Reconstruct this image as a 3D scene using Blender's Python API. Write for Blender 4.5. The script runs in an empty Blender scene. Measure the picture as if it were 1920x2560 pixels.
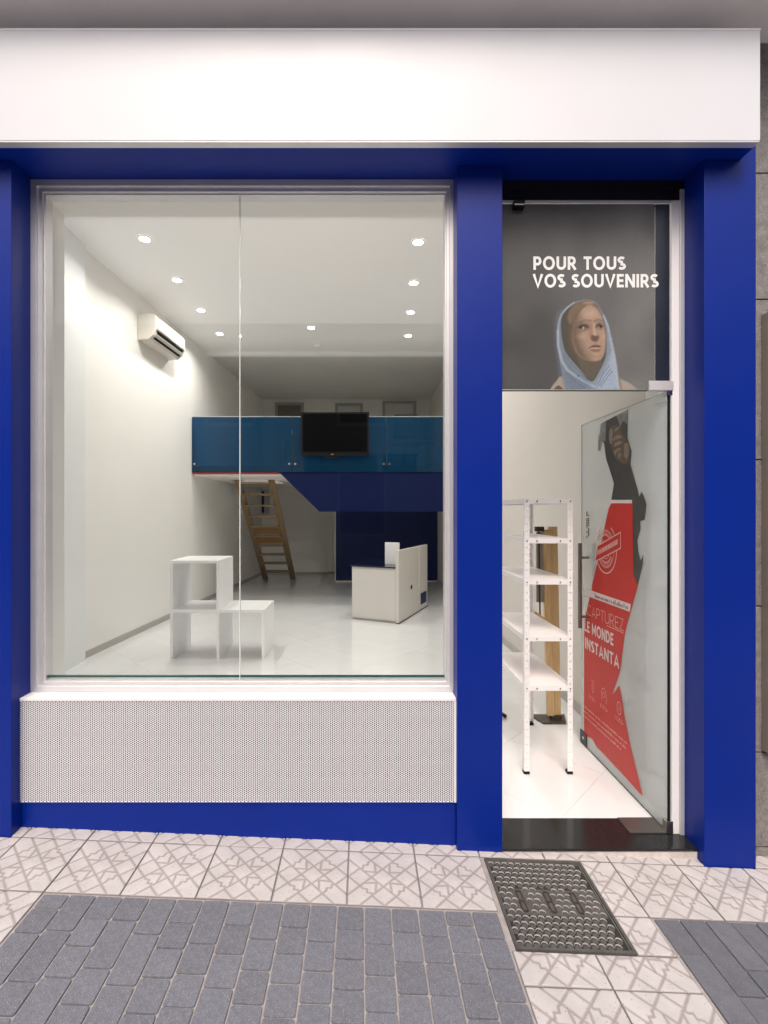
import bpy, bmesh, math, random
import numpy as np
from mathutils import Vector, Matrix

random.seed(7)
rng = np.random.default_rng(7)
S = bpy.context.scene
COL = S.collection
H = 1.556                       # eye height above the paving straight below the camera
PI = math.pi

# ------------------------------------------------------------------ camera
cam_d = bpy.data.cameras.new('camera')
cam = bpy.data.objects.new('camera', cam_d)
COL.objects.link(cam)
cam.location = (0, 0, H)
cam.rotation_euler = (PI / 2, 0, 0)
cam_d.sensor_fit = 'VERTICAL'
cam_d.sensor_height = 36.0
cam_d.lens = 36.0 * 1200 / 2560
cam_d.shift_x = 55 / 2560
cam_d.clip_start = 0.02
cam_d.clip_end = 800
S.camera = cam

# ------------------------------------------------------------------ sky, sun, exposure
world = bpy.data.worlds.new('World')
S.world = world
world.use_nodes = True
wn = world.node_tree
wn.nodes.clear()
wo = wn.nodes.new('ShaderNodeOutputWorld')
wb = wn.nodes.new('ShaderNodeBackground')
ws = wn.nodes.new('ShaderNodeTexSky')
ws.sky_type = 'NISHITA'
ws.sun_disc = False
SUN_EL, SUN_AZ = math.radians(51), math.radians(188)
ws.sun_elevation = SUN_EL
ws.sun_rotation = SUN_AZ
ws.air_density = 1.0
ws.dust_density = 6.0
ws.ozone_density = 0.6
wb.inputs['Strength'].default_value = 0.15
wn.links.new(ws.outputs[0], wb.inputs[0])
wn.links.new(wb.outputs[0], wo.inputs[0])
sd = bpy.data.lights.new('sun', 'SUN')
sd.energy = 1.1
sd.angle = math.radians(28)
sd.color = (1.0, 0.975, 0.96)
sun = bpy.data.objects.new('sun', sd)
COL.objects.link(sun)
_dir = Vector((math.sin(SUN_AZ) * math.cos(SUN_EL), math.cos(SUN_AZ) * math.cos(SUN_EL), math.sin(SUN_EL)))
sun.rotation_euler = _dir.to_track_quat('Z', 'Y').to_euler()
sun.location = (0, -6, 8)
S.view_settings.view_transform = 'Standard'
S.view_settings.look = 'None'
S.view_settings.gamma = 1.0
S.view_settings.use_curve_mapping = False
S.view_settings.exposure = 0.42
S.render.engine = 'CYCLES'
S.cycles.use_denoising = True
S.cycles.max_bounces = 14
S.cycles.diffuse_bounces = 10
S.cycles.transparent_max_bounces = 24
S.cycles.sample_clamp_indirect = 10.0
LAMP_W = 10.0


# ------------------------------------------------------------------ materials
def lin(c):
    return tuple(((v / 255) / 12.92 if v / 255 <= 0.04045 else ((v / 255 + 0.055) / 1.055) ** 2.4) for v in c)


def N(nt, t, **kw):
    n = nt.nodes.new(t)
    for k, v in kw.items():
        setattr(n, k, v)
    return n


MATS = {}


def mat(name, col, rough=0.5, spec=0.5, metal=0.0, var=0.0, scale=6.0, bump=0.0, bscale=60.0, objvar=0.0,
        emit=None, coat=0.0, stretch=None, rvar=0.0, attr=None, speck=None):
    """A Principled material: base colour varied by two noise octaves, roughness variation, fine bump."""
    if name in MATS:
        return MATS[name]
    m = bpy.data.materials.new(name)
    m.use_nodes = True
    nt = m.node_tree
    b = nt.nodes['Principled BSDF']
    b.inputs['Roughness'].default_value = rough
    b.inputs['Specular IOR Level'].default_value = spec
    b.inputs['Metallic'].default_value = metal
    b.inputs['Coat Weight'].default_value = coat
    b.inputs['Coat Roughness'].default_value = 0.08
    c = tuple(col) + (1,)
    tc = N(nt, 'ShaderNodeTexCoord')
    vec = tc.outputs['Object']
    if stretch:
        mp = N(nt, 'ShaderNodeMapping')
        mp.inputs['Scale'].default_value = stretch
        nt.links.new(vec, mp.inputs['Vector'])
        vec = mp.outputs[0]
    out = None
    if attr:
        a = N(nt, 'ShaderNodeAttribute', attribute_name=attr)
        out = a.outputs['Color']
    else:
        r = N(nt, 'ShaderNodeRGB')
        r.outputs[0].default_value = c
        out = r.outputs[0]
    if var > 0:
        no = N(nt, 'ShaderNodeTexNoise')
        no.inputs['Scale'].default_value = scale
        no.inputs['Detail'].default_value = 6
        no.inputs['Roughness'].default_value = 0.65
        nt.links.new(vec, no.inputs['Vector'])
        mr = N(nt, 'ShaderNodeMapRange')
        mr.inputs['From Min'].default_value = 0.3
        mr.inputs['From Max'].default_value = 0.7
        mr.inputs['To Min'].default_value = 1 - var
        mr.inputs['To Max'].default_value = 1 + var
        nt.links.new(no.outputs[0], mr.inputs['Value'])
        mx = N(nt, 'ShaderNodeVectorMath', operation='SCALE')
        nt.links.new(out, mx.inputs[0])
        nt.links.new(mr.outputs[0], mx.inputs['Scale'])
        out = mx.outputs[0]
    if objvar > 0:
        oi = N(nt, 'ShaderNodeObjectInfo')
        mr = N(nt, 'ShaderNodeMapRange')
        mr.inputs['To Min'].default_value = 1 - objvar
        mr.inputs['To Max'].default_value = 1 + objvar
        nt.links.new(oi.outputs['Random'], mr.inputs['Value'])
        mx = N(nt, 'ShaderNodeVectorMath', operation='SCALE')
        nt.links.new(out, mx.inputs[0])
        nt.links.new(mr.outputs[0], mx.inputs['Scale'])
        out = mx.outputs[0]
    if speck:                       # (scale, threshold, colour) little grains or pits
        sc, th, scol = speck
        vo = N(nt, 'ShaderNodeTexVoronoi')
        vo.inputs['Scale'].default_value = sc
        geo = N(nt, 'ShaderNodeNewGeometry')
        nt.links.new(geo.outputs['Position'], vo.inputs['Vector'])
        lt = N(nt, 'ShaderNodeMath', operation='LESS_THAN')
        lt.inputs[1].default_value = th
        nt.links.new(vo.outputs['Distance'], lt.inputs[0])
        hs = N(nt, 'ShaderNodeSeparateColor')
        nt.links.new(vo.outputs['Color'], hs.inputs[0])
        g2 = N(nt, 'ShaderNodeMath', operation='GREATER_THAN')
        g2.inputs[1].default_value = 0.6
        nt.links.new(hs.outputs[0], g2.inputs[0])
        ml = N(nt, 'ShaderNodeMath', operation='MULTIPLY')
        nt.links.new(lt.outputs[0], ml.inputs[0])
        nt.links.new(g2.outputs[0], ml.inputs[1])
        mc = N(nt, 'ShaderNodeMix', data_type='RGBA')
        nt.links.new(ml.outputs[0], mc.inputs['Factor'])
        nt.links.new(out, mc.inputs[6])
        mc.inputs[7].default_value = tuple(scol) + (1,)
        out = mc.outputs[2]
    nt.links.new(out, b.inputs['Base Color'])
    if rvar > 0:
        no = N(nt, 'ShaderNodeTexNoise')
        no.inputs['Scale'].default_value = 3.0
        no.inputs['Detail'].default_value = 5
        nt.links.new(tc.outputs['Object'], no.inputs['Vector'])
        mr = N(nt, 'ShaderNodeMapRange')
        mr.inputs['To Min'].default_value = max(0.02, rough - rvar)
        mr.inputs['To Max'].default_value = rough + rvar
        nt.links.new(no.outputs[0], mr.inputs['Value'])
        nt.links.new(mr.outputs[0], b.inputs['Roughness'])
    if bump > 0:
        no = N(nt, 'ShaderNodeTexNoise')
        no.inputs['Scale'].default_value = bscale
        no.inputs['Detail'].default_value = 4
        nt.links.new(vec, no.inputs['Vector'])
        bp = N(nt, 'ShaderNodeBump')
        bp.inputs['Strength'].default_value = bump
        bp.inputs['Distance'].default_value = 0.01
        nt.links.new(no.outputs[0], bp.inputs['Height'])
        nt.links.new(bp.outputs[0], b.inputs['Normal'])
    if emit:
        b.inputs['Emission Color'].default_value = tuple(emit[0]) + (1,)
        b.inputs['Emission Strength'].default_value = emit[1]
    MATS[name] = m
    return m


def glass(name, tint, f0=0.04, rough=0.0, film=None):
    """Pane glass: clear (tinted) transmission plus a Schlick reflection; film = (colour, share) adds a diffuse layer."""
    if name in MATS:
        return MATS[name]
    m = bpy.data.materials.new(name)
    m.use_nodes = True
    nt = m.node_tree
    nt.nodes.clear()
    o = N(nt, 'ShaderNodeOutputMaterial')
    tr = N(nt, 'ShaderNodeBsdfTransparent')
    tr.inputs[0].default_value = tuple(tint) + (1,)
    gl = N(nt, 'ShaderNodeBsdfGlossy')
    gl.inputs['Roughness'].default_value = rough
    lw = N(nt, 'ShaderNodeLayerWeight')
    lw.inputs[0].default_value = 0.5
    pw = N(nt, 'ShaderNodeMath', operation='POWER')
    pw.inputs[1].default_value = 5
    nt.links.new(lw.outputs['Facing'], pw.inputs[0])
    ma = N(nt, 'ShaderNodeMath', operation='MULTIPLY_ADD')
    ma.inputs[1].default_value = 0.9
    ma.inputs[2].default_value = f0
    nt.links.new(pw.outputs[0], ma.inputs[0])
    base = tr
    if film:
        df = N(nt, 'ShaderNodeBsdfDiffuse')
        df.inputs[0].default_value = tuple(film[0]) + (1,)
        m0 = N(nt, 'ShaderNodeMixShader')
        m0.inputs[0].default_value = film[1]
        nt.links.new(tr.outputs[0], m0.inputs[1])
        nt.links.new(df.outputs[0], m0.inputs[2])
        base = m0
    mx = N(nt, 'ShaderNodeMixShader')
    nt.links.new(ma.outputs[0], mx.inputs[0])
    nt.links.new(base.outputs[0], mx.inputs[1])
    nt.links.new(gl.outputs[0], mx.inputs[2])
    nt.links.new(mx.outputs[0], o.inputs[0])
    MATS[name] = m
    return m


BLUE = mat('blue_coated_metal', (0.0008, 0.018, 0.225), rough=0.38, spec=0.22, var=0.07, scale=2.2, bump=0.02, bscale=5, rvar=0.06)
SIGN = mat('sign_white', (0.655, 0.66, 0.685), rough=0.38, spec=0.5, var=0.015, scale=2.0, rvar=0.05)
ALU = mat('brushed_aluminium', (0.68, 0.67, 0.675), rough=0.38, metal=0.45, var=0.05, scale=5, rvar=0.08)
WHITE_METAL = mat('white_coated_metal', (0.82, 0.80, 0.80), rough=0.35, var=0.02, scale=4)
PERF = mat('perforated_white_metal', (0.83, 0.84, 0.87), rough=0.4)
PERF_BACK = mat('panel_backing', (0.05, 0.05, 0.056), rough=0.8)
CANOPY = mat('canopy_plaster', (0.88, 0.845, 0.84), rough=0.85, var=0.05, scale=2.0, bump=0.04, bscale=30)
PILW = mat('daylit_white_paint', (0.80, 0.815, 0.82), rough=0.6, var=0.015)  # cool tint puts the window daylight into the pilaster colour
CREAM = mat('cream_wall_paint', (0.64, 0.61, 0.565), rough=0.75, var=0.025, scale=1.2, bump=0.02, bscale=40)
WALL = mat('white_wall_paint', (0.84, 0.825, 0.79), rough=0.75, var=0.02, scale=1.2, bump=0.06, bscale=70)
GREYC = mat('unlit_ceiling_tone', (0.64, 0.635, 0.615), rough=0.8, var=0.04, scale=1.5)  # grey tone paints the missing lamplight over the mezzanine
CEIL = mat('ceiling_paint', (0.86, 0.86, 0.855), rough=0.8, var=0.015, scale=1.0)
FLOORT = mat('polished_floor_tile', (0.72, 0.725, 0.73), rough=0.06, spec=0.5, var=0.03, scale=3, rvar=0.03, objvar=0.012)
FLOORG = mat('floor_grout', (0.52, 0.51, 0.50), rough=0.8)
SKIRT = mat('skirting_tile', (0.42, 0.40, 0.37), rough=0.35, var=0.05)
GRANITE = mat('black_granite', (0.012, 0.013, 0.014), rough=0.12, spec=0.5, speck=(260, 0.28, (0.05, 0.05, 0.05)), rvar=0.04)
WSTONE = mat('white_step_stone', (0.56, 0.51, 0.48), rough=0.7, var=0.28, scale=9, bump=0.1, bscale=80)
TILE = mat('patterned_pavement_tile', (1, 1, 1), rough=0.75, attr='tint', var=0.13, scale=7, bump=0.12, bscale=160,
           objvar=0.03, speck=(85, 0.15, (0.2, 0.17, 0.16)))
PAVER = mat('grey_paver_concrete', (0.150, 0.152, 0.177), rough=0.85, var=0.2, scale=45, bump=0.35, bscale=190, objvar=0.08,
            speck=(300, 0.30, (0.34, 0.335, 0.34)))
SLABM = mat('dark_grey_slab', (0.138, 0.140, 0.160), rough=0.85, var=0.14, scale=18, bump=0.3, bscale=190, objvar=0.12,
            speck=(260, 0.2, (0.36, 0.36, 0.38)))
GROUT = mat('pale_grout', (0.36, 0.325, 0.305), rough=0.95, var=0.18, scale=30, bump=0.3, bscale=140)
STREET = mat('street_surface', (0.44, 0.41, 0.40), rough=0.9, var=0.12, scale=4, bump=0.2, bscale=90)
IRON = mat('cast_iron', (0.088, 0.081, 0.075), rough=0.75, metal=0.1, var=0.3, scale=16, bump=0.2, bscale=120)
IRON_D = mat('dark_cast_iron', (0.022, 0.02, 0.018), rough=0.85, var=0.3, scale=30)  # darker iron for the plate under the scales
IRON_L = mat('pale_cast_iron', (0.37, 0.35, 0.33), rough=0.6, metal=0.2, var=0.25, scale=20)  # paler iron for the scale ridges
RUST = mat('rusty_iron', (0.045, 0.03, 0.024), rough=0.8, var=0.3, scale=40)
HSTEEL = mat('dark_brushed_steel', (0.24, 0.215, 0.20), rough=0.3, metal=0.9, var=0.08, scale=8)
CLAMP = mat('polished_clamp', (0.80, 0.77, 0.77), rough=0.3, metal=0.5)
STEEL = mat('stainless_steel', (0.62, 0.58, 0.55), rough=0.22, metal=1.0, var=0.05, scale=10, stretch=(1, 1, 8))
BLACK = mat('black_plastic', (0.006, 0.006, 0.006), rough=0.45, spec=0.25)
BLACKM = mat('black_metal_and_shade', (0.010, 0.010, 0.010), rough=0.35, spec=0.4)  # black metal of the lock patch, and painted shade at the door head
SCREEN = mat('tv_screen', (0.0015, 0.0015, 0.002), rough=0.3, spec=0.08)
LAM = mat('white_laminate', (0.90, 0.90, 0.905), rough=0.3, var=0.012, scale=3)
CLAM = mat('cream_laminate', (0.72, 0.69, 0.65), rough=0.35, var=0.02, scale=3)
NAVY = mat('navy_laminate', (0.0015, 0.012, 0.095), rough=0.45, spec=0.25, var=0.05, scale=3)
FASCIA = mat('navy_fascia_board', (0.001, 0.008, 0.062), rough=0.5, spec=0.2, var=0.10, scale=2.5, stretch=(6, 1, 0.4))
RED = mat('red_edge_strip', (0.45, 0.035, 0.015), rough=0.4)
STAIRW = mat('stair_wood', (0.29, 0.20, 0.11), rough=0.55, var=0.2, scale=6, stretch=(2, 12, 12))
PINE = mat('pine_wood', (0.58, 0.40, 0.20), rough=0.5, var=0.18, scale=4, stretch=(14, 14, 1.2))
GREYP = mat('grey_board', (0.30, 0.29, 0.25), rough=0.6, var=0.05)
ACW = mat('ac_plastic', (0.70, 0.66, 0.60), rough=0.4)
RING = mat('lamp_ring', (0.85, 0.85, 0.85), rough=0.4)
LENS = mat('lamp_lens', (0.9, 0.9, 0.9), rough=0.5, emit=((1, 0.98, 0.95), 14.0))
STONE = mat('grey_granite_cladding', (0.20, 0.185, 0.172), rough=0.5, var=0.30, scale=26, bump=0.1, bscale=60, objvar=0.1,
            speck=(150, 0.3, (0.36, 0.34, 0.33)))
STONEJ = mat('cladding_joint', (0.06, 0.055, 0.05), rough=0.9)
BEIGEM = mat('beige_frame_metal', (0.42, 0.37, 0.31), rough=0.35, metal=0.5)
CASEBACK = mat('case_back_panel', (0.30, 0.27, 0.24), rough=0.6, var=0.1)
CLEAR = glass('clear_glass', (0.977, 0.985, 0.981), f0=0.022)
DOORG = glass('door_glass', (0.955, 0.97, 0.965), f0=0.04, film=((0.88, 0.91, 0.90), 0.34))  # pale diffuse share paints the whitish reflection on the door pane
TEAL = glass('blue_film_glass', (0.08, 0.31, 0.52), f0=0.03, film=((0.008, 0.085, 0.19), 0.35))
EDGE = mat('green_glass_edge', (0.02, 0.075, 0.065), rough=0.15)
EDGEL = mat('pale_glass_edge', (0.70, 0.74, 0.72), rough=0.2)
GASKET = mat('dark_gasket', (0.03, 0.032, 0.03), rough=0.6)
PRINT = mat('printed_film', (1, 1, 1), rough=0.5, attr='tint', spec=0.3)
LETTER = mat('white_vinyl', (0.84, 0.83, 0.82), rough=0.5)
PRED = mat('red_print', (0.50, 0.022, 0.016), rough=0.4, var=0.08, scale=3)
PDARK = mat('charcoal_print', (0.050, 0.048, 0.043), rough=0.45, var=0.18, scale=12)
PPINK = mat('pale_pink_print', (0.66, 0.40, 0.36), rough=0.5)
PPALE = mat('faded_white_print', (0.68, 0.60, 0.57), rough=0.5)
PSKIN = mat('sepia_hand_print', (0.115, 0.078, 0.052), rough=0.5, var=0.3, scale=30)
PSKIN_L = mat('light_sepia_print', (0.22, 0.175, 0.13), rough=0.5, var=0.25, scale=30)
PGREY = mat('grey_smudge_print', (0.20, 0.205, 0.20), rough=0.5, var=0.3, scale=20)
BOXC = mat('brown_cardboard', (0.30, 0.17, 0.07), rough=0.8, var=0.1)
OFFICE = mat('dark_chair_fabric', (0.012, 0.014, 0.016), rough=0.8)
DOORP = mat('pale_door_paint', (0.50, 0.49, 0.47), rough=0.5)
TRIMP = mat('grey_door_trim', (0.30, 0.30, 0.28), rough=0.5)
DOORD = mat('dark_brown_door', (0.13, 0.115, 0.095), rough=0.5)  # darker brown for one of the three mezzanine doors


# ------------------------------------------------------------------ mesh helpers (y = metres from the camera plane, z = metres from eye height)
class MB:
    def __init__(s):
        s.v, s.f = [], []

    def add(s, vs, fs):
        o = len(s.v)
        s.v += [tuple(p) for p in vs]
        s.f += [tuple(i + o for i in f) for f in fs]
        return s

    def box(s, x0, x1, y0, y1, z0, z1):
        return s.add([(x0, y0, z0), (x1, y0, z0), (x1, y1, z0), (x0, y1, z0), (x0, y0, z1), (x1, y0, z1), (x1, y1, z1), (x0, y1, z1)],
                     [(3, 2, 1, 0), (4, 5, 6, 7), (0, 1, 5, 4), (1, 2, 6, 5), (2, 3, 7, 6), (3, 0, 4, 7)])

    def prism(s, poly, a, b, axis):
        """poly: 2D outline; extruded from a to b along axis (0,1,2); the poly fills the other two axes in order."""
        n = len(poly)
        oth = [k for k in range(3) if k != axis]
        vs = []
        for t in (a, b):
            for p in poly:
                q = [0, 0, 0]
                q[axis] = t
                q[oth[0]], q[oth[1]] = p
                vs.append(q)
        fs = [tuple(range(n))[::-1], tuple(range(n, 2 * n))] + [(i, (i + 1) % n, n + (i + 1) % n, n + i) for i in range(n)]
        return s.add(vs, fs)

    def cyl(s, p0, p1, r, n=16, r1=None, cap=True):
        p0, p1 = Vector(p0), Vector(p1)
        r1 = r if r1 is None else r1
        d = (p1 - p0).normalized()
        u = d.orthogonal().normalized()
        w = d.cross(u)
        vs = [p0 + (u * math.cos(2 * PI * i / n) + w * math.sin(2 * PI * i / n)) * r for i in range(n)]
        vs += [p1 + (u * math.cos(2 * PI * i / n) + w * math.sin(2 * PI * i / n)) * r1 for i in range(n)]
        fs = [(i, (i + 1) % n, n + (i + 1) % n, n + i) for i in range(n)]
        if cap:
            fs += [tuple(range(n))[::-1], tuple(range(n, 2 * n))]
        return s.add(vs, fs)

    def bar(s, p0, p1, w, h, up=(0, 0, 1)):
        """square bar from p0 to p1"""
        p0, p1 = Vector(p0), Vector(p1)
        d = (p1 - p0).normalized()
        a = d.cross(Vector(up)).normalized() * (w / 2)
        b = a.cross(d).normalized() * (h / 2)
        vs = []
        for p in (p0, p1):
            vs += [p - a - b, p + a - b, p + a + b, p - a + b]
        return s.add(vs, [(3, 2, 1, 0), (4, 5, 6, 7), (0, 1, 5, 4), (1, 2, 6, 5), (2, 3, 7, 6), (3, 0, 4, 7)])

    def ring(s, loops):
        """closed quad rings between successive loops of equal length"""
        n = len(loops[0])
        o = len(s.v)
        for L in loops:
            s.v += [tuple(p) for p in L]
        for k in range(len(loops) - 1):
            for i in range(n):
                j = (i + 1) % n
                s.f.append((o + k * n + i, o + k * n + j, o + (k + 1) * n + j, o + (k + 1) * n + i))
        return s

    def xform(s, M):
        s.v = [tuple(M @ Vector(p)) for p in s.v]
        return s

    def build(s, name, m, parent=None, bev=0.0, smooth=False, recalc=True):
        loc = Vector((0, 0, 0))
        me = bpy.data.meshes.new(name)
        off = world_loc(parent) if parent is not None else Vector((0, 0, 0))
        vs = [(p[0] - off[0], p[1] - off[1], p[2] + H - off[2]) for p in s.v]
        me.from_pydata(vs, [], s.f)
        if recalc:
            bm = bmesh.new()
            bm.from_mesh(me)
            bmesh.ops.recalc_face_normals(bm, faces=bm.faces)
            bm.to_mesh(me)
            bm.free()
        me.materials.append(m)
        o = bpy.data.objects.new(name, me)
        COL.objects.link(o)
        if parent is not None:
            o.parent = parent
        if smooth:
            for p in me.polygons:
                p.use_smooth = True
        if bev > 0:
            md = o.modifiers.new('edge', 'BEVEL')
            md.width = bev
            md.segments = 2
            md.limit_method = 'ANGLE'
        return o


def world_loc(o):
    v = Vector((0, 0, 0))
    while o is not None:
        v += o.location
        o = o.parent
    return v


def thing(name, label, cat, loc, group=None):
    o = bpy.data.objects.new(name, None)
    o.empty_display_size = 0.1
    COL.objects.link(o)
    o.location = (loc[0], loc[1], loc[2] + H)
    return tag(o, label, cat, group)


def tag(o, label, cat, group=None):
    o['label'] = label
    o['category'] = cat
    if group:
        o['group'] = group
    return o


def struct(o):
    o['kind'] = 'structure'
    return o


def zg(x):                      # the paving falls gently to the right
    return -1.556 - 0.0425 * max(-6, min(6, x))


TILT = math.atan(0.0425)
ZF = -1.572                     # shop floor
FR, WIN = 2.20, 2.34            # front of the blue pillars, window frame plane
ZS = 1.615                      # blue soffit

# ------------------------------------------------------------------ street and paving
mb = MB()
xs = [-150, -6, 6, 150]
for i in range(3):
    mb.add([(xs[i], -150, zg(xs[i]) - 0.03), (xs[i + 1], -150, zg(xs[i + 1]) - 0.03), (xs[i + 1], 2.42, zg(xs[i + 1]) - 0.03), (xs[i], 2.42, zg(xs[i]) - 0.03)], [(0, 1, 2, 3)])
struct(mb.build('ground', STREET))
pav = MB().add([(-3.4, -1.2, zg(-3.4) - 0.007), (3.6, -1.2, zg(3.6) - 0.007), (3.6, 2.40, zg(3.6) - 0.007), (-3.4, 2.40, zg(-3.4) - 0.007)], [(0, 1, 2, 3)]).build('pavement', GROUT)
struct(pav)


def seg_dist(P, a, b):
    a, b = np.array(a, float), np.array(b, float)
    d = b - a
    t = np.clip(((P - a) @ d) / max(d @ d, 1e-12), 0, 1)
    return np.linalg.norm(P - (a + t[:, None] * d), axis=1)


def tile_segments():
    s = []
    h = .165
    for cx, cy in ((.5, .5), (.83, .5), (.17, .5), (.5, .83), (.5, .17)):
        q = [(cx + h, cy), (cx, cy + h), (cx - h, cy), (cx, cy - h)]
        s += [(q[i], q[(i + 1) % 4]) for i in range(4)]
    for k in range(4):
        c, d = round(math.cos(k * PI / 2)), round(math.sin(k * PI / 2))
        R = lambda p: (0.5 + (p[0] - .5) * c - (p[1] - .5) * d, 0.5 + (p[0] - .5) * d + (p[1] - .5) * c)
        for pl in ([(.335, .83), (.29, .79), (.28, .73), (.22, .73), (.215, .67), (.17, .665)], [(.17, .335), (0, .165)], [(.335, .17), (.165, 0)],
                   [(.40, .60), (.39, .76)], [(.60, .60), (.61, .76)], [(0, .5), (.02, .48)], [(.17, .665), (0, .83)]):
            s += [(R(p), R(q)) for p, q in zip(pl, pl[1:])]
    return s


TS = tile_segments()


def tile_mesh(u0=0, u1=1, v0=0, v1=1, n=76, size=0.2975):
    nu, nv = max(4, int(n * (u1 - u0))), max(4, int(n * (v1 - v0)))
    U, V = np.meshgrid(np.linspace(u0, u1, nu + 1), np.linspace(v0, v1, nv + 1))
    P = np.stack([U.ravel(), V.ravel()], 1)
    d = np.full(len(P), 9.0)
    for a, b in TS:
        d = np.minimum(d, seg_dist(P, a, b))
    g = np.clip((0.0205 - d) / 0.011, 0, 1)
    edge = np.minimum.reduce([P[:, 0] - u0, u1 - P[:, 0], P[:, 1] - v0, v1 - P[:, 1]])
    e = np.clip((0.010 - edge) / 0.010, 0, 1)
    z = -0.0018 * g - 0.003 * e ** 2
    co = np.stack([(P[:, 0] - .5) * size, (P[:, 1] - .5) * size, z], 1)
    faces = []
    for j in range(nv):
        for i in range(nu):
            a = j * (nu + 1) + i
            faces.append((a, a + 1, a + nu + 2, a + nu + 1))
    co = [tuple(c) for c in co]
    # skirt down into the bed
    rim = [i for i in range(nu + 1)] + [k * (nu + 1) + nu for k in range(1, nv + 1)] + [nv * (nu + 1) + i for i in range(nu - 1, -1, -1)] + [k * (nu + 1) for k in range(nv - 1, 0, -1)]
    o = len(co)
    co += [(co[i][0], co[i][1], -0.02) for i in rim]
    for k in range(len(rim)):
        j = (k + 1) % len(rim)
        faces.append((rim[j], rim[k], o + k, o + j))
    me = bpy.data.meshes.new('pavement_tile')
    me.from_pydata(co, [], faces)
    face_c, gro_c = np.array([0.515, 0.48, 0.468]), np.array([0.325, 0.288, 0.272])
    fc = face_c + (gro_c - face_c) * g[:, None]
    fc = fc + (np.array([.17, .15, .14]) - fc) * (np.clip((0.010 - edge) / 0.008, 0, 1) ** 1.5)[:, None]
    colr = np.concatenate([fc, np.tile([.12, .11, .10], (len(rim), 1))])
    at = me.color_attributes.new('tint', 'FLOAT_COLOR', 'POINT')
    at.data.foreach_set('color', np.concatenate([colr, np.ones((len(colr), 1))], 1).astype(np.float32).ravel())
    me.materials.append(TILE)
    for p in me.polygons:
        p.use_smooth = True
    return me


FULL_TILE = tile_mesh()


def put_tile(x, y, me=FULL_TILE, name='pavement_tile'):
    o = bpy.data.objects.new(name, me)
    COL.objects.link(o)
    o.parent = pav
    o.location = (x, y, zg(x) + H + random.uniform(-.0012, .0008))
    o.rotation_euler = (random.uniform(-.002, .002), TILT + random.uniform(-.002, .002), random.uniform(-.003, .003))
    return o


TX0, TP = -1.26, 0.30
GX0, GX1, GY0, GY1 = 0.557, 0.995, 1.733, 2.19        # iron cover
for k in range(-5, 8):
    x = TX0 + TP * (k + 0.5)
    for (ya, yb) in ((2.2, 2.5), (1.9, 2.2)):
        if yb < 2.3 and k in (6, 7):
            continue
        put_tile(x, (ya + yb) / 2)
for k in range(8, 14):
    x = TX0 + TP * (k + 0.5)
    put_tile(x, 2.05)
    put_tile(x, 2.35)
for k in range(-5, 0):
    for j in range(5):
        put_tile(TX0 + TP * (k + .5), 1.75 - .3 * j)
# strip of tiles between the two fields of pavers, cut round the iron cover
uc = (GX1 + .004 - 0.84) / .3
put_tile(0.99, 2.05, tile_mesh(uc, 1, 0, 1))
put_tile(0.99, 1.75, tile_mesh(uc, 1, (GY0 - 1.6) / .3, 1))
vcut = (GY0 - .004 - 1.6) / .3
put_tile(0.69, 1.75, tile_mesh(0, 1, 0, vcut))
put_tile(0.99, 1.75, tile_mesh(0, 1, 0, vcut))
for j in range(1, 5):
    put_tile(0.69, 1.75 - .3 * j)
    put_tile(0.99, 1.75 - .3 * j)


def paver_mesh(w, l, bev, name, m):
    bm = bmesh.new()
    bmesh.ops.create_cube(bm, size=1)
    bmesh.ops.scale(bm, vec=(w, l, .05), verts=bm.verts)
    bmesh.ops.translate(bm, vec=(0, 0, -.025), verts=bm.verts)
    vert = [e for e in bm.edges if abs(e.verts[0].co.z - e.verts[1].co.z) > .01]
    bmesh.ops.bevel(bm, geom=vert, offset=bev * 1.6, segments=3, profile=.5, affect='EDGES')
    top = [e for e in bm.edges if all(v.co.z > -1e-5 for v in e.verts)]
    bmesh.ops.bevel(bm, geom=top, offset=bev * .55, segments=2, profile=.6, affect='EDGES')
    me = bpy.data.meshes.new(name)
    bm.to_mesh(me)
    bm.free()
    me.materials.append(m)
    return me


LEN = (0.068, 0.106, 0.112, 0.118, 0.135, 0.160, 0.188)
PM = {l: paver_mesh(0.0997, l - .0057, .0052, 'paver', PAVER) for l in LEN}
SL = (0.150, 0.205, 0.30)
SM = {l: paver_mesh(0.0955, l - .0045, .0022, 'paver', SLABM) for l in SL}


def put_paver(x, y, me):
    o = bpy.data.objects.new('paver', me)
    COL.objects.link(o)
    o.parent = pav
    o.location = (x, y, zg(x) + H + random.uniform(-.0022, .0012))
    o.rotation_euler = (random.uniform(-.006, .006), TILT + random.uniform(-.006, .006), random.uniform(-.008, .008))


first = [.068, .160, .106, .106, .160, .106, .188, .106, .160, .106, .160, .106, .160, .106, .118, .068, .118]
for c in range(17):
    x = TX0 + .0062 + (c + .5) * .1052
    y = 1.893
    k = 0
    while y > 0.55:
        left = c < 8
        l = first[c] if k == 0 else random.choice((.106, .118, .112, .135, .160, .188, .118) if left else (.106, .106, .112, .112, .118, .118))
        put_paver(x, y - l / 2, PM[l])
        y -= l
        k += 1
for c in range(14):
    x = 1.150 + (c + .5) * .1
    y = 1.895
    k = 0
    while y > 0.55:
        l = (.150, .30, .205, .30)[c % 4] if k == 0 else random.choice((.205, .205, .30))
        put_paver(x, y - l / 2, SM[l])
        y -= l
        k += 1

# ------------------------------------------------------------------ iron inspection cover in the pavement
gc = thing('inspection_cover', 'cast iron inspection cover with scale pattern in the pavement before the door', 'manhole cover', ((GX0 + GX1) / 2, (GY0 + GY1) / 2, zg(.776)))


def on_ground(m):               # tilt pieces modelled flat at z = 0 onto the sloping pavement
    m.v = [(p[0], p[1], p[2] + zg(p[0])) for p in m.v]
    return m


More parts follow.
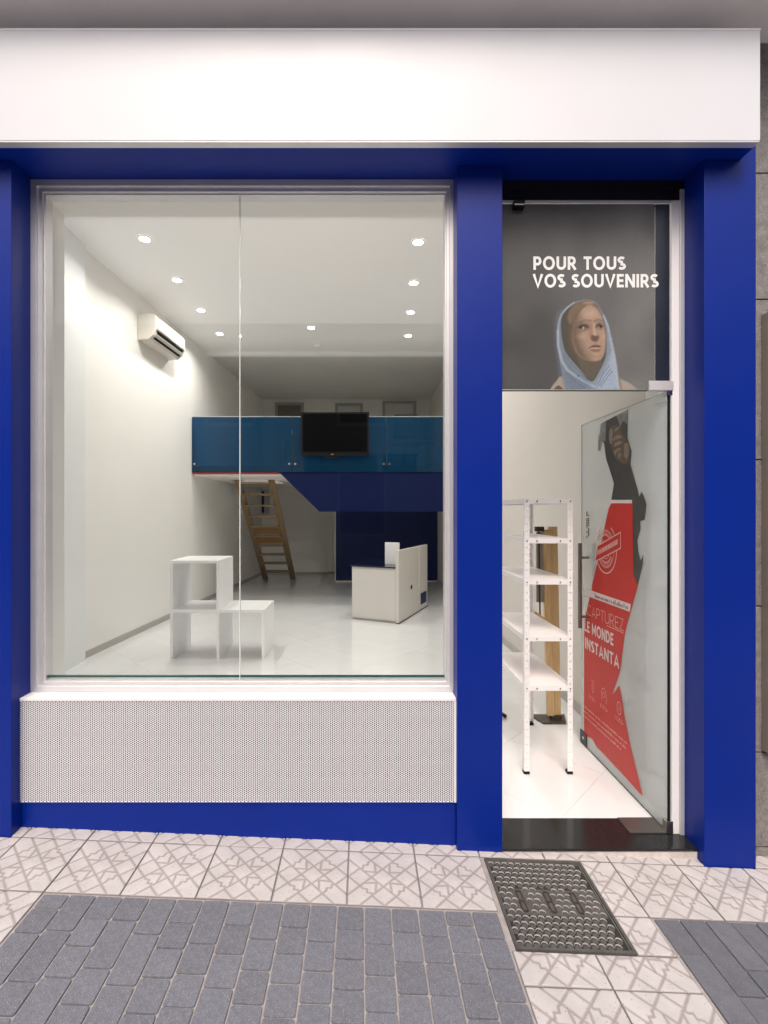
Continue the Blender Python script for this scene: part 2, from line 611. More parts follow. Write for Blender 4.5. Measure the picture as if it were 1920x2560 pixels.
loops = []
for ins, z in ((0, -.03), (0, .003), (.010, .004), (.012, -.004)):
    loops.append([(GX0 + ins, GY0 + ins, z), (GX1 - ins, GY0 + ins, z), (GX1 - ins, GY1 - ins, z), (GX0 + ins, GY1 - ins, z)])
on_ground(MB().ring(loops)).build('frame', IRON, gc)
on_ground(MB().box(GX0 + .0145, GX1 - .0145, GY0 + .0145, GY1 - .0145, -.03, -.0047)).build('plate', IRON_D, gc)
arch, dome = MB(), MB()
px, py = .0302, .0284
on_ground(MB().box(GX0 + .020, GX1 - .020, GY0 + .225 - .066, GY0 + .225 + .066, -.0046, -.0042)).build('grip_band', IRON, gc)
slots = [GX0 + .095, (GX0 + GX1) / 2 - .01, GX1 - .12]
sy = GY0 + .225
for r in range(15):
    for c in range(14):
        x = GX0 + .0235 + px * (c + (.5 if r % 2 else 0))
        y = GY0 + .028 + py * r
        if x > GX1 - .022 or any(abs(x - q) < .0215 and abs(y - sy) < .062 for q in slots):
            continue
        n = 9
        lo, li = [], []
        rise = random.uniform(.0018, .0030)
        for i in range(n):
            t = -.25 + i * (PI + .5) / (n - 1)
            lo.append((x + .0142 * math.cos(t), y + .0138 * math.sin(t)))
            li.append((x + .0119 * math.cos(t), y + .0108 * math.sin(t)))
        vs = [(p[0], p[1], -.0048) for p in lo] + [(p[0] * .7 + q[0] * .3, p[1] * .7 + q[1] * .3, rise - .0030) for p, q in zip(lo, li)] + [(p[0], p[1], -.0048) for p in li]
        fs = []
        for a in (0, n):
            fs += [(a + i, a + i + 1, a + n + i + 1, a + n + i) for i in range(n - 1)]
        arch.add(vs, fs)
        ds = [(x + .0103 * math.cos(2 * PI * i / 10), y - .003 + .0098 * math.sin(2 * PI * i / 10)) for i in range(10)]
        dome.ring([[((p[0] - x) * 1.12 + x, (p[1] - y) * 1.12 + y - .001, -.0048) for p in ds], [(p[0], p[1] - .001, -.0036) for p in ds], [((p[0] - x) * .05 + x, (p[1] - y) * .05 + y, -.0031) for p in ds]])
a = on_ground(arch).build('scale_ridges', IRON_L, gc)
a['kind'] = 'stuff'
a = on_ground(dome).build('scale_studs', IRON, gc)
a['kind'] = 'stuff'
for q in slots:
    def oval(hw, hl, z):
        pts = []
        for i in range(16):
            t = 2 * PI * i / 16
            pts.append((q + hw * math.cos(t), sy + math.copysign(hl - hw, math.sin(t)) * (1 if abs(math.sin(t)) > .01 else 0) + hw * math.sin(t), z))
        return pts
    s = on_ground(MB().ring([oval(.014, .055, -.0036), oval(.013, .054, .0005), oval(.0085, .049, .0005), oval(.008, .048, -.004)])).build('slot_rim', RUST, gc)
    on_ground(MB().ring([oval(.0078, .047, -.0032), oval(.0003, .040, -.003)])).build('slot_bed', IRON, gc)
    on_ground(MB().box(q - .0085, q + .0085, sy - .004, sy + .004, -.003, .0003)).build('slot_bar', RUST, gc)

# ------------------------------------------------------------------ building added across the street, out of view, to cut sky reflections
OB = mat('blocker_render', (0.16, 0.145, 0.13), rough=0.9, var=0.15, scale=0.8)
ob = thing('sky_blocker_building', 'low unseen building added across the street to dim sky reflections', 'building', (0, -7, zg(0)))
OBT = 4.6
MB().box(-22, 22, -12, -7, -2.0, OBT).build('wall', OB, ob)
for k in range(-5, 6):
    for z0, z1 in ((-.6, 1.0), (2.1, 3.6)):
        f = MB().box(k * 3.2 - .6, k * 3.2 + .6, -6.998, -6.93, z0, z1).build('window', TRIMP, ob)
        MB().box(k * 3.2 - .53, k * 3.2 + .53, -6.929, -6.92, z0 + .07, z1 - .07).build('pane', SCREEN, f)

# ------------------------------------------------------------------ facade: masonry shell, canopy, neighbour
LW0, LW1 = -2.955, -2.98        # left wall of the shop
def lwx(y):
    return -2.98 + 0.0694 * (y - 5.08)


mb = MB()
mb.box(-3.4, -1.612, WIN + .012, 2.60, -1.75, 3.1)
mb.box(-1.612, 1.573, WIN + .012, 2.60, 1.600, 3.1)
mb.box(-1.612, .449, WIN + .012, 2.60, -1.75, -.905)
mb.box(.449, .565, WIN + .012, 2.48, -1.75, 1.600)
mb.box(1.573, 2.9, WIN + .012, 2.60, -1.75, 3.1)
struct(mb.build('facade_wall', WALL))
struct(MB().box(-6, 6, 1.90, WIN + .010, 2.245, 2.5).build('canopy', CANOPY))

gw = thing('granite_wall', 'grey granite clad wall beside the right blue pillar', 'wall', (2.2, 2.3, zg(2.2)))
MB().box(1.60, 3.4, WIN - .01, WIN + .011, -1.75, 2.244).build('backing', STONEJ, gw)
zc = [-1.75, -1.60, -1.148, -.45, .25, 1.016, 1.62, 2.243]
xcut = [1.60, 2.06, 2.75, 3.4]
for i in range(len(zc) - 1):
    for j in range(3):
        d = .012 if i == 0 else 0
        MB().box(xcut[j] + .003, xcut[j + 1] - .003, WIN - .045 - d - random.uniform(0, .003), WIN - .011, zc[i] + .003, zc[i + 1] - .003).build('stone_panel', STONE, gw, bev=.002)
sc = thing('wall_display_case', 'beige metal framed display case on the granite wall at the right edge', 'display case', (2.2, 2.25, -1.13))
loops = []
for ins, y in ((0, WIN - .05), (0, WIN - .085), (.012, WIN - .088), (.020, WIN - .075), (.020, WIN - .06)):
    loops.append([(1.908 + ins, y, -1.135 + ins), (2.62 - ins, y, -1.135 + ins), (2.62 - ins, y, .94 - ins), (1.908 + ins, y, .94 - ins)])
MB().ring(loops).build('frame', BEIGEM, sc)
MB().box(1.925, 2.605, WIN - .062, WIN - .056, -1.12, .925).build('back_panel', CASEBACK, sc)
MB().box(1.927, 2.603, WIN - .074, WIN - .069, -1.118, .923).build('pane', CLEAR, sc)

# ------------------------------------------------------------------ blue shopfront
def pillar(x0, x1, yf, label, outer):
    t = thing('blue_pillar', label, 'pillar', ((x0 + x1) / 2, yf, zg((x0 + x1) / 2)), 'blue metal pillars of the shopfront')
    if x1 > 1.7:
        MB().prism([(x0, -1.70), (x1, -1.70), (x1, 1.80), (1.7365, 1.80), (1.7365, ZS - .002), (x0, ZS - .002)], yf, WIN + .008, 1).build('casing', BLUE, t, bev=.002)
    else:
        MB().box(x0, x1, yf, WIN + .008, -1.70, ZS - .002).build('casing', BLUE, t, bev=.002)
    # folded return seam
    s = .030 if outer > 0 else (x1 - x0 - .034)
    return t


pillar(-1.86, -1.608, FR, 'blue metal pillar at the left edge, beside the big window', -1)
pillar(1.569, 1.806, FR, 'blue metal pillar right of the glass door, beside the granite wall', 1)
pillar(.443, .654, 2.235, 'blue metal post standing between the big window and the glass door', 1)
tag(MB().box(-1.90, 1.735, 2.125, WIN + .009, ZS, ZS + .04).build('soffit_panel', BLUE), 'dark blue metal soffit panel under the white sign box', 'soffit panel')
tag(MB().prism([(-1.607, -1.70), (.442, -1.70), (.442, -1.366), (-1.607, -1.366)], 2.268, WIN, 1).build('plinth_board', BLUE), 'blue metal kick board under the perforated panel', 'kick board')

sg = thing('sign_box', 'long blank white sign box above the shopfront', 'sign', (0, 2.2, ZS))
SX0, SX1, SY, SZ0, SZ1 = -2.1, 1.735, 2.09, 1.6165, 2.104
MB().box(SX0, SX1, SY, 2.335, SZ0, SZ1).build('sign_face', SIGN, sg, bev=.003)
MB().box(SX0, SX1 - .004, SY + .001, 2.1245, ZS - .004, SZ0 - .0005).build('lower_trim', ALU, sg, bev=.001)
MB().box(SX0, SX1 + .001, SY - .0015, SY + .006, SZ1 - .006, SZ1 + .001).build('upper_trim', WHITE_METAL, sg)
# perforated apron under the window
pf = thing('perforated_panel', 'white perforated metal apron panel under the big window', 'panel', (-.58, 2.256, -1.36))
PX0, PX1, PZ0, PZ1, PY = -1.607, .4425, -1.364, -.888, 2.256
pw_, ph_ = .0086, .0100
ncx, ncz = int((PX1 - PX0) / pw_), int((PZ1 - PZ0) / ph_)
cw = (PX1 - PX0) / ncx
ch = (PZ1 - PZ0) / (ncz + .5)
vs, fs = [], []
ang = [(1, 0), (1, 1), (0, 1), (-1, 1), (-1, 0), (-1, -1), (0, -1), (1, -1)]
R_ = .0038
for i in range(ncx):
    cx = PX0 + (i + .5) * cw
    for j in range(ncz):
        cz = PZ0 + (j + .5 + (.5 if i % 2 else 0)) * ch
        o = len(vs)
        vs += [(cx + a * cw / 2, PY, cz + b * ch / 2) for a, b in ang]
        vs += [(cx + R_ * math.cos(k * PI / 4), PY, cz + R_ * math.sin(k * PI / 4)) for k in range(8)]
        fs += [(o + k, o + (k + 1) % 8, o + 8 + (k + 1) % 8, o + 8 + k) for k in range(8)]
    zz = (PZ0 + ncz * ch, PZ1) if i % 2 == 0 else (PZ0, PZ0 + ch / 2)
    o = len(vs)
    vs += [(cx - cw / 2, PY, zz[0]), (cx + cw / 2, PY, zz[0]), (cx + cw / 2, PY, zz[1]), (cx - cw / 2, PY, zz[1])]
    fs.append((o, o + 1, o + 2, o + 3))
q = MB()
q.v, q.f = vs, fs
q.build('perforated_sheet', PERF, pf, recalc=False)
MB().box(PX0, PX1, PY + .016, PY + .020, PZ0, PZ1).build('backing', PERF_BACK, pf)
MB().box(PX0, PX1 - .001, PY - .004, WIN - .004, PZ1 + .0005, -.874).build('window_ledge', WHITE_METAL, pf, bev=.0015)
MB().box(PX1 - .009, PX1, PY - .003, PY + .0155, PZ0, PZ1).build('edge_strip', WHITE_METAL, pf)

# ------------------------------------------------------------------ big window
wi = thing('shop_window', 'large fixed shop window with aluminium frame and two glass panes', 'window', (-.58, WIN, -.876))
FX0, FX1, FZ0, FZ1 = -1.609, .444, -.872, ZS - .002
loops = []
for ins, y in ((0, WIN + .010), (0, WIN - .012), (.030, WIN - .012), (.033, WIN - .002), (.052, WIN - .002), (.055, WIN + .008), (.062, WIN + .008), (.0625, WIN + .06)):
    loops.append([(FX0 + ins, y, FZ0 + ins * .82), (FX1 - ins * .62, y, FZ0 + ins * .82), (FX1 - ins * .62, y, FZ1 - ins), (FX0 + ins, y, FZ1 - ins)])
MB().ring(loops).build('frame', ALU, wi)
GX_0, GX_1, GZ0, GZ1 = FX0 + .060, FX1 - .037, FZ0 + .047, FZ1 - .060
gy0, gy1 = WIN + .018, WIN + .028
SPL = -.600
for x0, x1 in ((GX_0, SPL - .0022), (SPL + .0022, GX_1)):
    g = MB().box(x0, x1, gy0, gy1, GZ0, GZ1).build('pane', CLEAR, wi)
    MB().box(x0, x1, gy0 - .0015, gy1 + .001, GZ0 + .013, GZ0 + .0215).build('lower_edge', EDGE, g)
MB().box(SPL - .0018, SPL + .0018, gy0 - .001, gy1 + .001, GZ0, GZ1).build('joint', EDGEL, wi)

# ------------------------------------------------------------------ doorway
DY = 2.352
th = thing('threshold', 'black polished granite threshold over a white stone step', 'threshold', (1.1, 2.35, zg(1.1)))
MB().box(.46, 1.5685, 2.238, 2.466, ZF - .012, ZF).build('granite_slab', GRANITE, th, bev=.002)
MB().box(.46, 1.5685, 2.243, 2.46, -1.70, ZF - .0125).build('stone_riser', WSTONE, th, bev=.003)
df = thing('door_frame', 'slim metal door frame with black rail imitating the shaded head recess and white right jamb', 'door frame', (1.1, WIN, ZF))
MB().box(.50, 1.569, WIN - .004, WIN + .011, 1.572, ZS - .001).build('recess_shade_lip', BLACKM, df)
MB().box(.50, 1.569, WIN + .001, 2.40, 1.523, 1.571).build('recess_shade_rail', BLACKM, df)  # black rail and lip paint the shade of the recess above the door
MB().box(.50, 1.508, DY - .008, DY + .012, 1.510, 1.522).build('glass_channel', ALU, df)
MB().box(1.512, 1.548, WIN + .004, 2.46, ZF, 1.5225).build('jamb', WHITE_METAL, df, bev=.001)
MB().box(1.5485, 1.5688, WIN - .006, 2.46, ZF, 1.571).build('jamb_cover', ALU, df, bev=.001)
MB().box(1.5488, 1.572, 2.461, 2.62, ZF, 1.59).build('inner_reveal', WHITE_METAL, df)

ft = thing('transom_window', 'fixed glass above the door with a woman poster film', 'transom window', (1.05, DY, .594))
MB().box(.50, 1.508, DY, DY + .010, .598, 1.509).build('pane', CLEAR, ft)
MB().box(1.40, 1.520, DY - .012, DY - .0005, .594, .640).build('corner_clamp', CLAMP, ft, bev=.0015)
MB().box(1.40, 1.520, DY + .0105, DY + .022, .594, .640).build('corner_clamp', CLAMP, ft, bev=.0015)
MB().box(.50, 1.398, DY - .001, DY + .011, .5935, .5975).build('lower_edge', GASKET, ft)
cl = MB().box(.735, .787, DY - .035, DY - .0005, 1.475, 1.5095)
cl.build('head_bracket', BLACK, ft, bev=.002)
MB().box(.738, .784, DY - .0365, DY - .0353, 1.483, 1.487).build('bracket_trim', STEEL, ft)


# ---- printed films: colours per vertex of a fine sheet
def sheet(name, m, parent, pts_fn, nu, nv, col):
    me = bpy.data.meshes.new(name)
    U, V = np.meshgrid(np.linspace(0, 1, nu + 1), np.linspace(0, 1, nv + 1))
    P = pts_fn(U.ravel(), V.ravel())
    off = world_loc(parent)
    P = P + np.array([0, 0, H]) - np.array(off)
    idx = np.arange((nu + 1) * (nv + 1)).reshape(nv + 1, nu + 1)
    F = np.stack([idx[:-1, :-1].ravel(), idx[:-1, 1:].ravel(), idx[1:, 1:].ravel(), idx[1:, :-1].ravel()], 1)
    me.vertices.add(len(P))
    me.vertices.foreach_set('co', P.astype(np.float32).ravel())
    me.loops.add(F.size)
    me.loops.foreach_set('vertex_index', F.ravel().astype(np.int32))
    me.polygons.add(len(F))
    me.polygons.foreach_set('loop_start', (np.arange(len(F)) * 4).astype(np.int32))
    me.update(calc_edges=True)
    at = me.color_attributes.new('tint', 'FLOAT_COLOR', 'POINT')
    at.data.foreach_set('color', np.concatenate([col, np.ones((len(col), 1))], 1).astype(np.float32).ravel())
    me.materials.append(m)
    o = bpy.data.objects.new(name, me)
    COL.objects.link(o)
    o.parent = parent
    return o


def poly_sd(P, poly):
    """signed distance to a polygon, negative inside"""
    d = np.full(len(P), 1e9)
    ins = np.zeros(len(P), bool)
    n = len(poly)
    for i in range(n):
        a, b = poly[i], poly[(i + 1) % n]
        d = np.minimum(d, seg_dist(P, a, b))
        c = ((a[1] > P[:, 1]) != (b[1] > P[:, 1]))
        with np.errstate(divide='ignore', invalid='ignore'):
            xi = (b[0] - a[0]) * (P[:, 1] - a[1]) / (b[1] - a[1] if b[1] != a[1] else 1e-9) + a[0]
        ins ^= c & (P[:, 0] < xi)
    return np.where(ins, -d, d)


def smooth_closed(poly, it=2):
    for _ in range(it):
        q = []
        for i in range(len(poly)):
            a, b = poly[i], poly[(i + 1) % len(poly)]
            q += [(a[0] * .75 + b[0] * .25, a[1] * .75 + b[1] * .25), (a[0] * .25 + b[0] * .75, a[1] * .25 + b[1] * .75)]
        poly = q
    return poly


def L3(r, g, b):
    return np.array(lin((r, g, b)))


class Paint:
    def __init__(s, P, base):
        s.P, s.c = P, base

    def fill(s, poly, col, soft=10, op=1.0, sm=2):
        a = np.clip(.5 - poly_sd(s.P, smooth_closed(poly, sm) if sm else poly) / soft, 0, 1) * op
        s.c = s.c + (col - s.c) * a[:, None]

    def ell(s, cx, cy, rx, ry, col, soft=.5, op=1.0):
        r = np.sqrt(((s.P[:, 0] - cx) / rx) ** 2 + ((s.P[:, 1] - cy) / ry) ** 2)
        a = np.clip((1 - r) / soft, 0, 1) * op
        a = a * a * (3 - 2 * a)
        s.c = s.c + (col - s.c) * a[:, None]

    def line(s, pts, w, col, soft=8, op=1.0):
        d = np.full(len(s.P), 1e9)
        for a, b in zip(pts, pts[1:]):
            d = np.minimum(d, seg_dist(s.P, a, b))
        a = np.clip((w / 2 - d) / soft + .5, 0, 1) * op
        s.c = s.c + (col - s.c) * a[:, None]


# the woman with the pale blue head scarf; drawing units of 1/5.925 print pixel, y down
FMX0, FMX1, FMZ0, FMZ1 = .52, 1.434, .600, 1.508
NU, NV = 300, 300
Ug, Vg = np.meshgrid(np.linspace(0, 1, NU + 1), np.linspace(0, 1, NV + 1))
X_ = FMX0 + (FMX1 - FMX0) * Ug.ravel()
Z_ = FMZ0 + (FMZ1 - FMZ0) * Vg.ravel()
dx = (X_ * 1200 / DY + 905 - 1360) * 5.925
dy = (1280 - Z_ * 1200 / DY - 720) * 5.925
P = np.stack([dx, dy], 1)
low = rng.normal(size=(9, 9))
def smooth_noise(px, py):
    gx, gy = np.clip(px, 0, .999) * 8, np.clip(py, 0, .999) * 8
    i, j = gx.astype(int), gy.astype(int)
    fx, fy = gx - i, gy - j
    fx, fy = fx * fx * (3 - 2 * fx), fy * fy * (3 - 2 * fy)
    return (low[j, i] * (1 - fx) + low[j, np.minimum(i + 1, 8)] * fx) * (1 - fy) + (low[np.minimum(j + 1, 8), i] * (1 - fx) + low[np.minimum(j + 1, 8), np.minimum(i + 1, 8)] * fx) * fy
nz = smooth_noise(Ug.ravel(), Vg.ravel())
g0 = 104 + 18 * np.clip((dx - 500) / 900, -0.5, 1) + 5 * nz - 16 * np.exp(-((dx + 100) / 500) ** 2 - ((dy - 900) / 700) ** 2)
base = np.stack([np.interp(g0, range(256), [lin((v, v, v))[0] for v in range(256)])] * 3, 1) * np.array([1.0, 0.99, 0.965])
pt = Paint(P, base)
pt.fill([(70, 1540), (130, 1440), (200, 1360), (235, 1300), (300, 1330), (340, 1540)], L3(168, 158, 142), 14, sm=1)
pt.fill([(110, 1545), (200, 1430), (260, 1470), (310, 1545)], L3(98, 88, 76), 16, sm=1)
pt.fill([(1085, 1310), (1150, 1360), (1230, 1390), (1310, 1440), (1420, 1545), (1090, 1545)], L3(172, 162, 148), 14, sm=1)
pt.line([(1110, 1340), (1160, 1545)], 24, L3(110, 104, 96), 20, .7)
outer = [(440, 215), (330, 290), (250, 390), (207, 500), (190, 650), (193, 850), (240, 1130), (268, 1270), (310, 1550), (1110, 1550), (1085, 1250), (1045, 1000), (990, 760), (940, 520), (880, 400), (820, 280), (760, 195), (650, 172), (540, 182)]
pt.fill(outer, L3(138, 149, 160), 10)
pt.fill([(180, 420), (300, 300), (260, 700), (320, 1000), (480, 1200), (700, 1450), (600, 1550), (300, 1550), (190, 900)], L3(112, 124, 138), 120, .8)
pt.fill([(760, 1460), (900, 1230), (960, 1060), (1010, 900), (1060, 1150), (1100, 1550), (800, 1550)], L3(164, 178, 194), 60)
inner = [(450, 225), (345, 310), (268, 400), (243, 550), (262, 750), (305, 950), (440, 1110), (560, 1240), (650, 1370), (730, 1395), (810, 1250), (870, 1130), (905, 1030), (930, 900), (925, 650), (885, 450), (830, 330), (760, 205), (620, 180)]
pt.fill(inner, L3(82, 78, 68), 12)
pt.fill([(440, 230), (600, 180), (750, 195), (830, 320), (880, 440), (800, 330), (700, 250), (600, 262), (520, 360), (450, 480), (380, 560), (330, 420)], L3(128, 106, 88), 30)
pt.fill([(560, 215), (680, 195), (760, 215), (700, 245), (600, 240)], L3(160, 138, 118), 30)
face = [(610, 265), (700, 245), (780, 310), (840, 390), (880, 480), (908, 650), (918, 820), (900, 950), (860, 1050), (790, 1085), (700, 1085), (590, 1070), (500, 1000), (430, 880), (405, 720), (430, 540), (500, 390)]
pt.fill([(470, 960), (560, 1060), (880, 1050), (860, 1140), (800, 1250), (720, 1370), (640, 1340), (540, 1200)], L3(100, 92, 80), 30)
pt.fill(face, L3(172, 146, 126), 26)
pt.fill([(390, 640), (470, 520), (500, 700), (560, 850), (640, 1000), (700, 1090), (560, 1090), (430, 950)], L3(104, 88, 72), 150, .95)
pt.fill([(400, 420), (520, 330), (560, 500), (520, 660), (470, 900), (400, 800)], L3(112, 94, 78), 120, .8)
pt.ell(700, 380, 190, 130, L3(200, 174, 152), 1.0, .7)
pt.ell(560, 720, 130, 60, L3(190, 164, 140), 1.0, .6)
pt.ell(880, 720, 60, 120, L3(196, 164, 142), 1.0, .6)
pt.ell(600, 570, 130, 92, L3(104, 82, 66), .8, .85)
pt.ell(820, 560, 95, 90, L3(104, 80, 66), .8, .85)
pt.line([(530, 512), (600, 478), (690, 488)], 26, L3(98, 78, 64), 26, .6)
pt.line([(745, 488), (810, 470), (872, 486)], 24, L3(98, 78, 64), 26, .6)
pt.line([(505, 590), (550, 550), (620, 560), (660, 590)], 20, L3(62, 48, 40), 12, .9)
pt.ell(570, 592, 42, 28, L3(138, 128, 118), .6)
pt.ell(548, 586, 24, 28, L3(46, 40, 36), .4)
pt.ell(580, 594, 13, 22, L3(196, 190, 184), .6)
pt.line([(520, 640), (580, 645), (640, 615)], 12, L3(110, 88, 74), 14, .6)
pt.line([(770, 580), (810, 545), (870, 570)], 18, L3(66, 50, 42), 12, .9)
pt.ell(816, 588, 36, 24, L3(150, 140, 130), .6)
pt.ell(836, 578, 22, 26, L3(50, 42, 38), .5)
pt.line([(715, 540), (690, 620), (685, 700)], 44, L3(158, 118, 96), 40, .7)
pt.line([(735, 540), (742, 620), (752, 690)], 26, L3(206, 178, 156), 26, .7)
pt.fill([(690, 700), (730, 690), (765, 715), (815, 695), (812, 760), (775, 805), (735, 795), (692, 775)], L3(112, 84, 70), 26)
pt.ell(750, 690, 40, 22, L3(198, 168, 146), .8, .8)
pt.line([(755, 800), (760, 835)], 16, L3(150, 120, 100), 16, .6)
pt.fill([(640, 905), (690, 865), (740, 840), (775, 850), (805, 840), (862, 890), (800, 885), (700, 890)], L3(104, 76, 64), 12)
pt.line([(690, 893), (760, 888), (830, 893)], 16, L3(192, 172, 156), 10, .85)
pt.fill([(680, 905), (760, 908), (850, 900), (820, 945), (740, 950), (690, 935)], L3(140, 108, 92), 16)
pt.ell(780, 990, 90, 36, L3(190, 162, 136), .9, .8)
pt.line([(650, 960), (730, 1010), (860, 1000)], 20, L3(136, 110, 90), 30, .4)
for pts, w in (([(440, 218), (335, 292), (252, 392), (215, 520), (205, 640)], 16), ([(205, 640), (208, 850), (262, 1080), (340, 1210), (460, 1300), (600, 1390), (745, 1462)], 34), ([(880, 410), (945, 560), (985, 760)], 28), ([(985, 760), (1035, 1000), (1070, 1250), (1092, 1520)], 40)):
    pt.line(pts, w, L3(180, 193, 206), 22, .65)
pt.line([(300, 990), (420, 1130), (540, 1250), (640, 1370)], 14, L3(90, 104, 118), 12, .7)
for pts in ([(970, 1150), (880, 1260), (800, 1430)], [(985, 1200), (900, 1310), (820, 1450)], [(1010, 1230), (930, 1330), (840, 1470)], [(930, 960), (900, 1060), (840, 1190)], [(330, 1260), (450, 1380), (600, 1480)]):
    pt.line(pts, 11, L3(82, 102, 124), 10, .75)
pt.ell(505, 1305, 15, 17, L3(40, 46, 54), .5)
for k in range(60):
    cx, cy = random.uniform(930, 1090), random.uniform(640, 1500)
    pt.ell(cx, cy, 9, 14, L3(104, 126, 148), .8, .45)
for k in range(26):
    x0_ = random.uniform(320, 620)
    pt.line([(x0_, random.uniform(1290, 1400)), (x0_ + 120, random.uniform(1430, 1540))], 6, L3(110, 134, 158), 10, .5)
in_sc = (poly_sd(P, outer) > 0) & (dy > 1300) & (dy < 1500)
cole = pt.c * .74 * (1 + .05 * rng.normal(size=(len(P), 1)))
sheet('poster_film', PRINT, ft, lambda U, V: np.stack([FMX0 + (FMX1 - FMX0) * U, np.full_like(U, DY - .0012), FMZ0 + (FMZ1 - FMZ0) * V], 1), NU, NV, np.clip(cole, 0, 1))
MB().box(1.436, 1.506, DY - .0014, DY - .0010, .642, 1.507).build('dark_margin_film', mat('navy_margin_print', (0.012, 0.016, 0.028), rough=0.3, var=0.4, scale=3), ft)

# ---- letters built from strokes
def arc(cx, cy, rx, ry, a0, a1, n=12):
    return [(cx + rx * math.cos(math.radians(a0 + (a1 - a0) * i / n)), cy + ry * math.sin(math.radians(a0 + (a1 - a0) * i / n))) for i in range(n + 1)]


def glyph(c, t):
    h = t / 2
    T, B = 1 - h, h
    if c == 'P': return .62, [([(h, 0), (h, 1)], 0), ([(h, T), (.34, T)] + arc(.34, (T + .42) / 2, .62 - h - .34, (T - .42) / 2, 90, -90) + [(h, .42)], 0)]
    if c == 'R': return .68, [([(h, 0), (h, 1)], 0), ([(h, T), (.34, T)] + arc(.34, (T + .44) / 2, .62 - h - .34, (T - .44) / 2, 90, -90) + [(h, .44)], 0), ([(.30, .44), (.60, 0)], 0)]
    if c == 'O': return .92, [(arc(.46, .5, .46 - h, .52 - h, 0, 360, 32)[:-1], 1)]
    if c == 'U': return .74, [([(h, 1), (h, .36)] + arc(.37, .36, .37 - h, .36 - h, 180, 360) + [(.74 - h, 1)], 0)]
    if c == 'T': return .62, [([(0, T), (.62, T)], 0), ([(.31, T), (.31, 0)], 0)]
    if c == 'S': return .58, [(arc(.29, .74, .22, .26 - h, 35, 270, 14) + arc(.29, .26, .23, .26 - h, 90, -145, 14), 0)]
    if c == 'V': return .78, [([(.07, 1), (.39, .06), (.71, 1)], 0)]
    if c == 'E': return .54, [([(h, 0), (h, 1)], 0), ([(h, T), (.54, T)], 0), ([(h, .5), (.50, .5)], 0), ([(h, B), (.54, B)], 0)]
    if c == 'N': return .76, [([(h, 0), (h, 1)], 0), ([(.76 - h, 0), (.76 - h, 1)], 0), ([(h, .97), (.76 - h, .03)], 0)]
    if c == 'I': return t, [([(h, 0), (h, 1)], 0)]
    if c == 'A': return .78, [([(.07, 0), (.39, .95), (.71, 0)], 0), ([(.20, .28), (.58, .28)], 0)]
    if c == 'M': return .90, [([(h, 0), (h, 1)], 0), ([(.90 - h, 0), (.90 - h, 1)], 0), ([(h, .96), (.45, .25), (.90 - h, .96)], 0)]
    if c == 'D': return .74, [([(h, 0), (h, 1)], 0), ([(h, T), (.30, T)] + arc(.30, .5, .74 - h - .30, .5 - h, 90, -90) + [(h, B)], 0)]
    if c == 'L': return .50, [([(h, 1), (h, B), (.50, B)], 0)]
    if c == 'C': return .80, [(arc(.46, .5, .46 - h, .52 - h, 45, 315, 24), 0)]
    if c == 'Z': return .62, [([(.02, T), (.58, T), (.06, B), (.62, B)], 0)]
    return .30, []


def stroke(pts, t, closed):
    """flat ribbon with mitred corners: list of quads of 2D points"""
    n = len(pts)
    L, R = [], []
    for i in range(n):
        p = Vector(pts[i])
        a = Vector(pts[i - 1]) if (i > 0 or closed) else None
        b = Vector(pts[(i + 1) % n]) if (i < n - 1 or closed) else None
        d1 = (p - a).normalized() if a is not None else None
        d2 = (b - p).normalized() if b is not None else None
        if d1 is None or d1.length == 0: d1 = d2
        if d2 is None or d2.length == 0: d2 = d1
        n1, n2 = Vector((-d1.y, d1.x)), Vector((-d2.y, d2.x))
        m = (n1 + n2)
        m = m.normalized() if m.length > 1e-6 else n1
        k = 1 / max(.66, m.dot(n1))
        L.append(p + m * (t / 2 * k))
        R.append(p - m * (t / 2 * k))
    q = []
    for i in range(n if closed else n - 1):
        j = (i + 1) % n
        q.append((L[i], L[j], R[j], R[i]))
    return q


def text_mesh(s, cap, width, t, place, gap=.12):
    """place(u, v, layer) -> 3D point"""
    tot = sum(glyph(c, t)[0] for c in s) + gap * (len(s) - 1)
    k = width / tot
    out = []
    x = 0
    for c in s:
        w, st = glyph(c, t)
        m = MB()
        for li, (pl, closed) in enumerate(st):
            for qd in stroke(pl, t, closed):
                m.add([place((x + p.x) * k, p.y * cap, li) for p in qd], [(0, 1, 2, 3)])
        if st:
            out.append((c, m))
        x += w + gap
    return out


s_px = DY / 1200
for txt, x0p, x1p, yb in (('POUR TOUS', 1333, 1563, 675), ('VOS SOUVENIRS', 1332, 1645, 719)):
    X0, Zb = (x0p - 905) * s_px, (1280 - yb) * s_px
    for c, m in text_mesh(txt, 33.5 * s_px, (x1p - x0p) * s_px, (.20), lambda u, v, l: (X0 + u, DY - .0018 - .00025 * l, Zb + v)):
        m.build('letter', LETTER, ft, recalc=False)

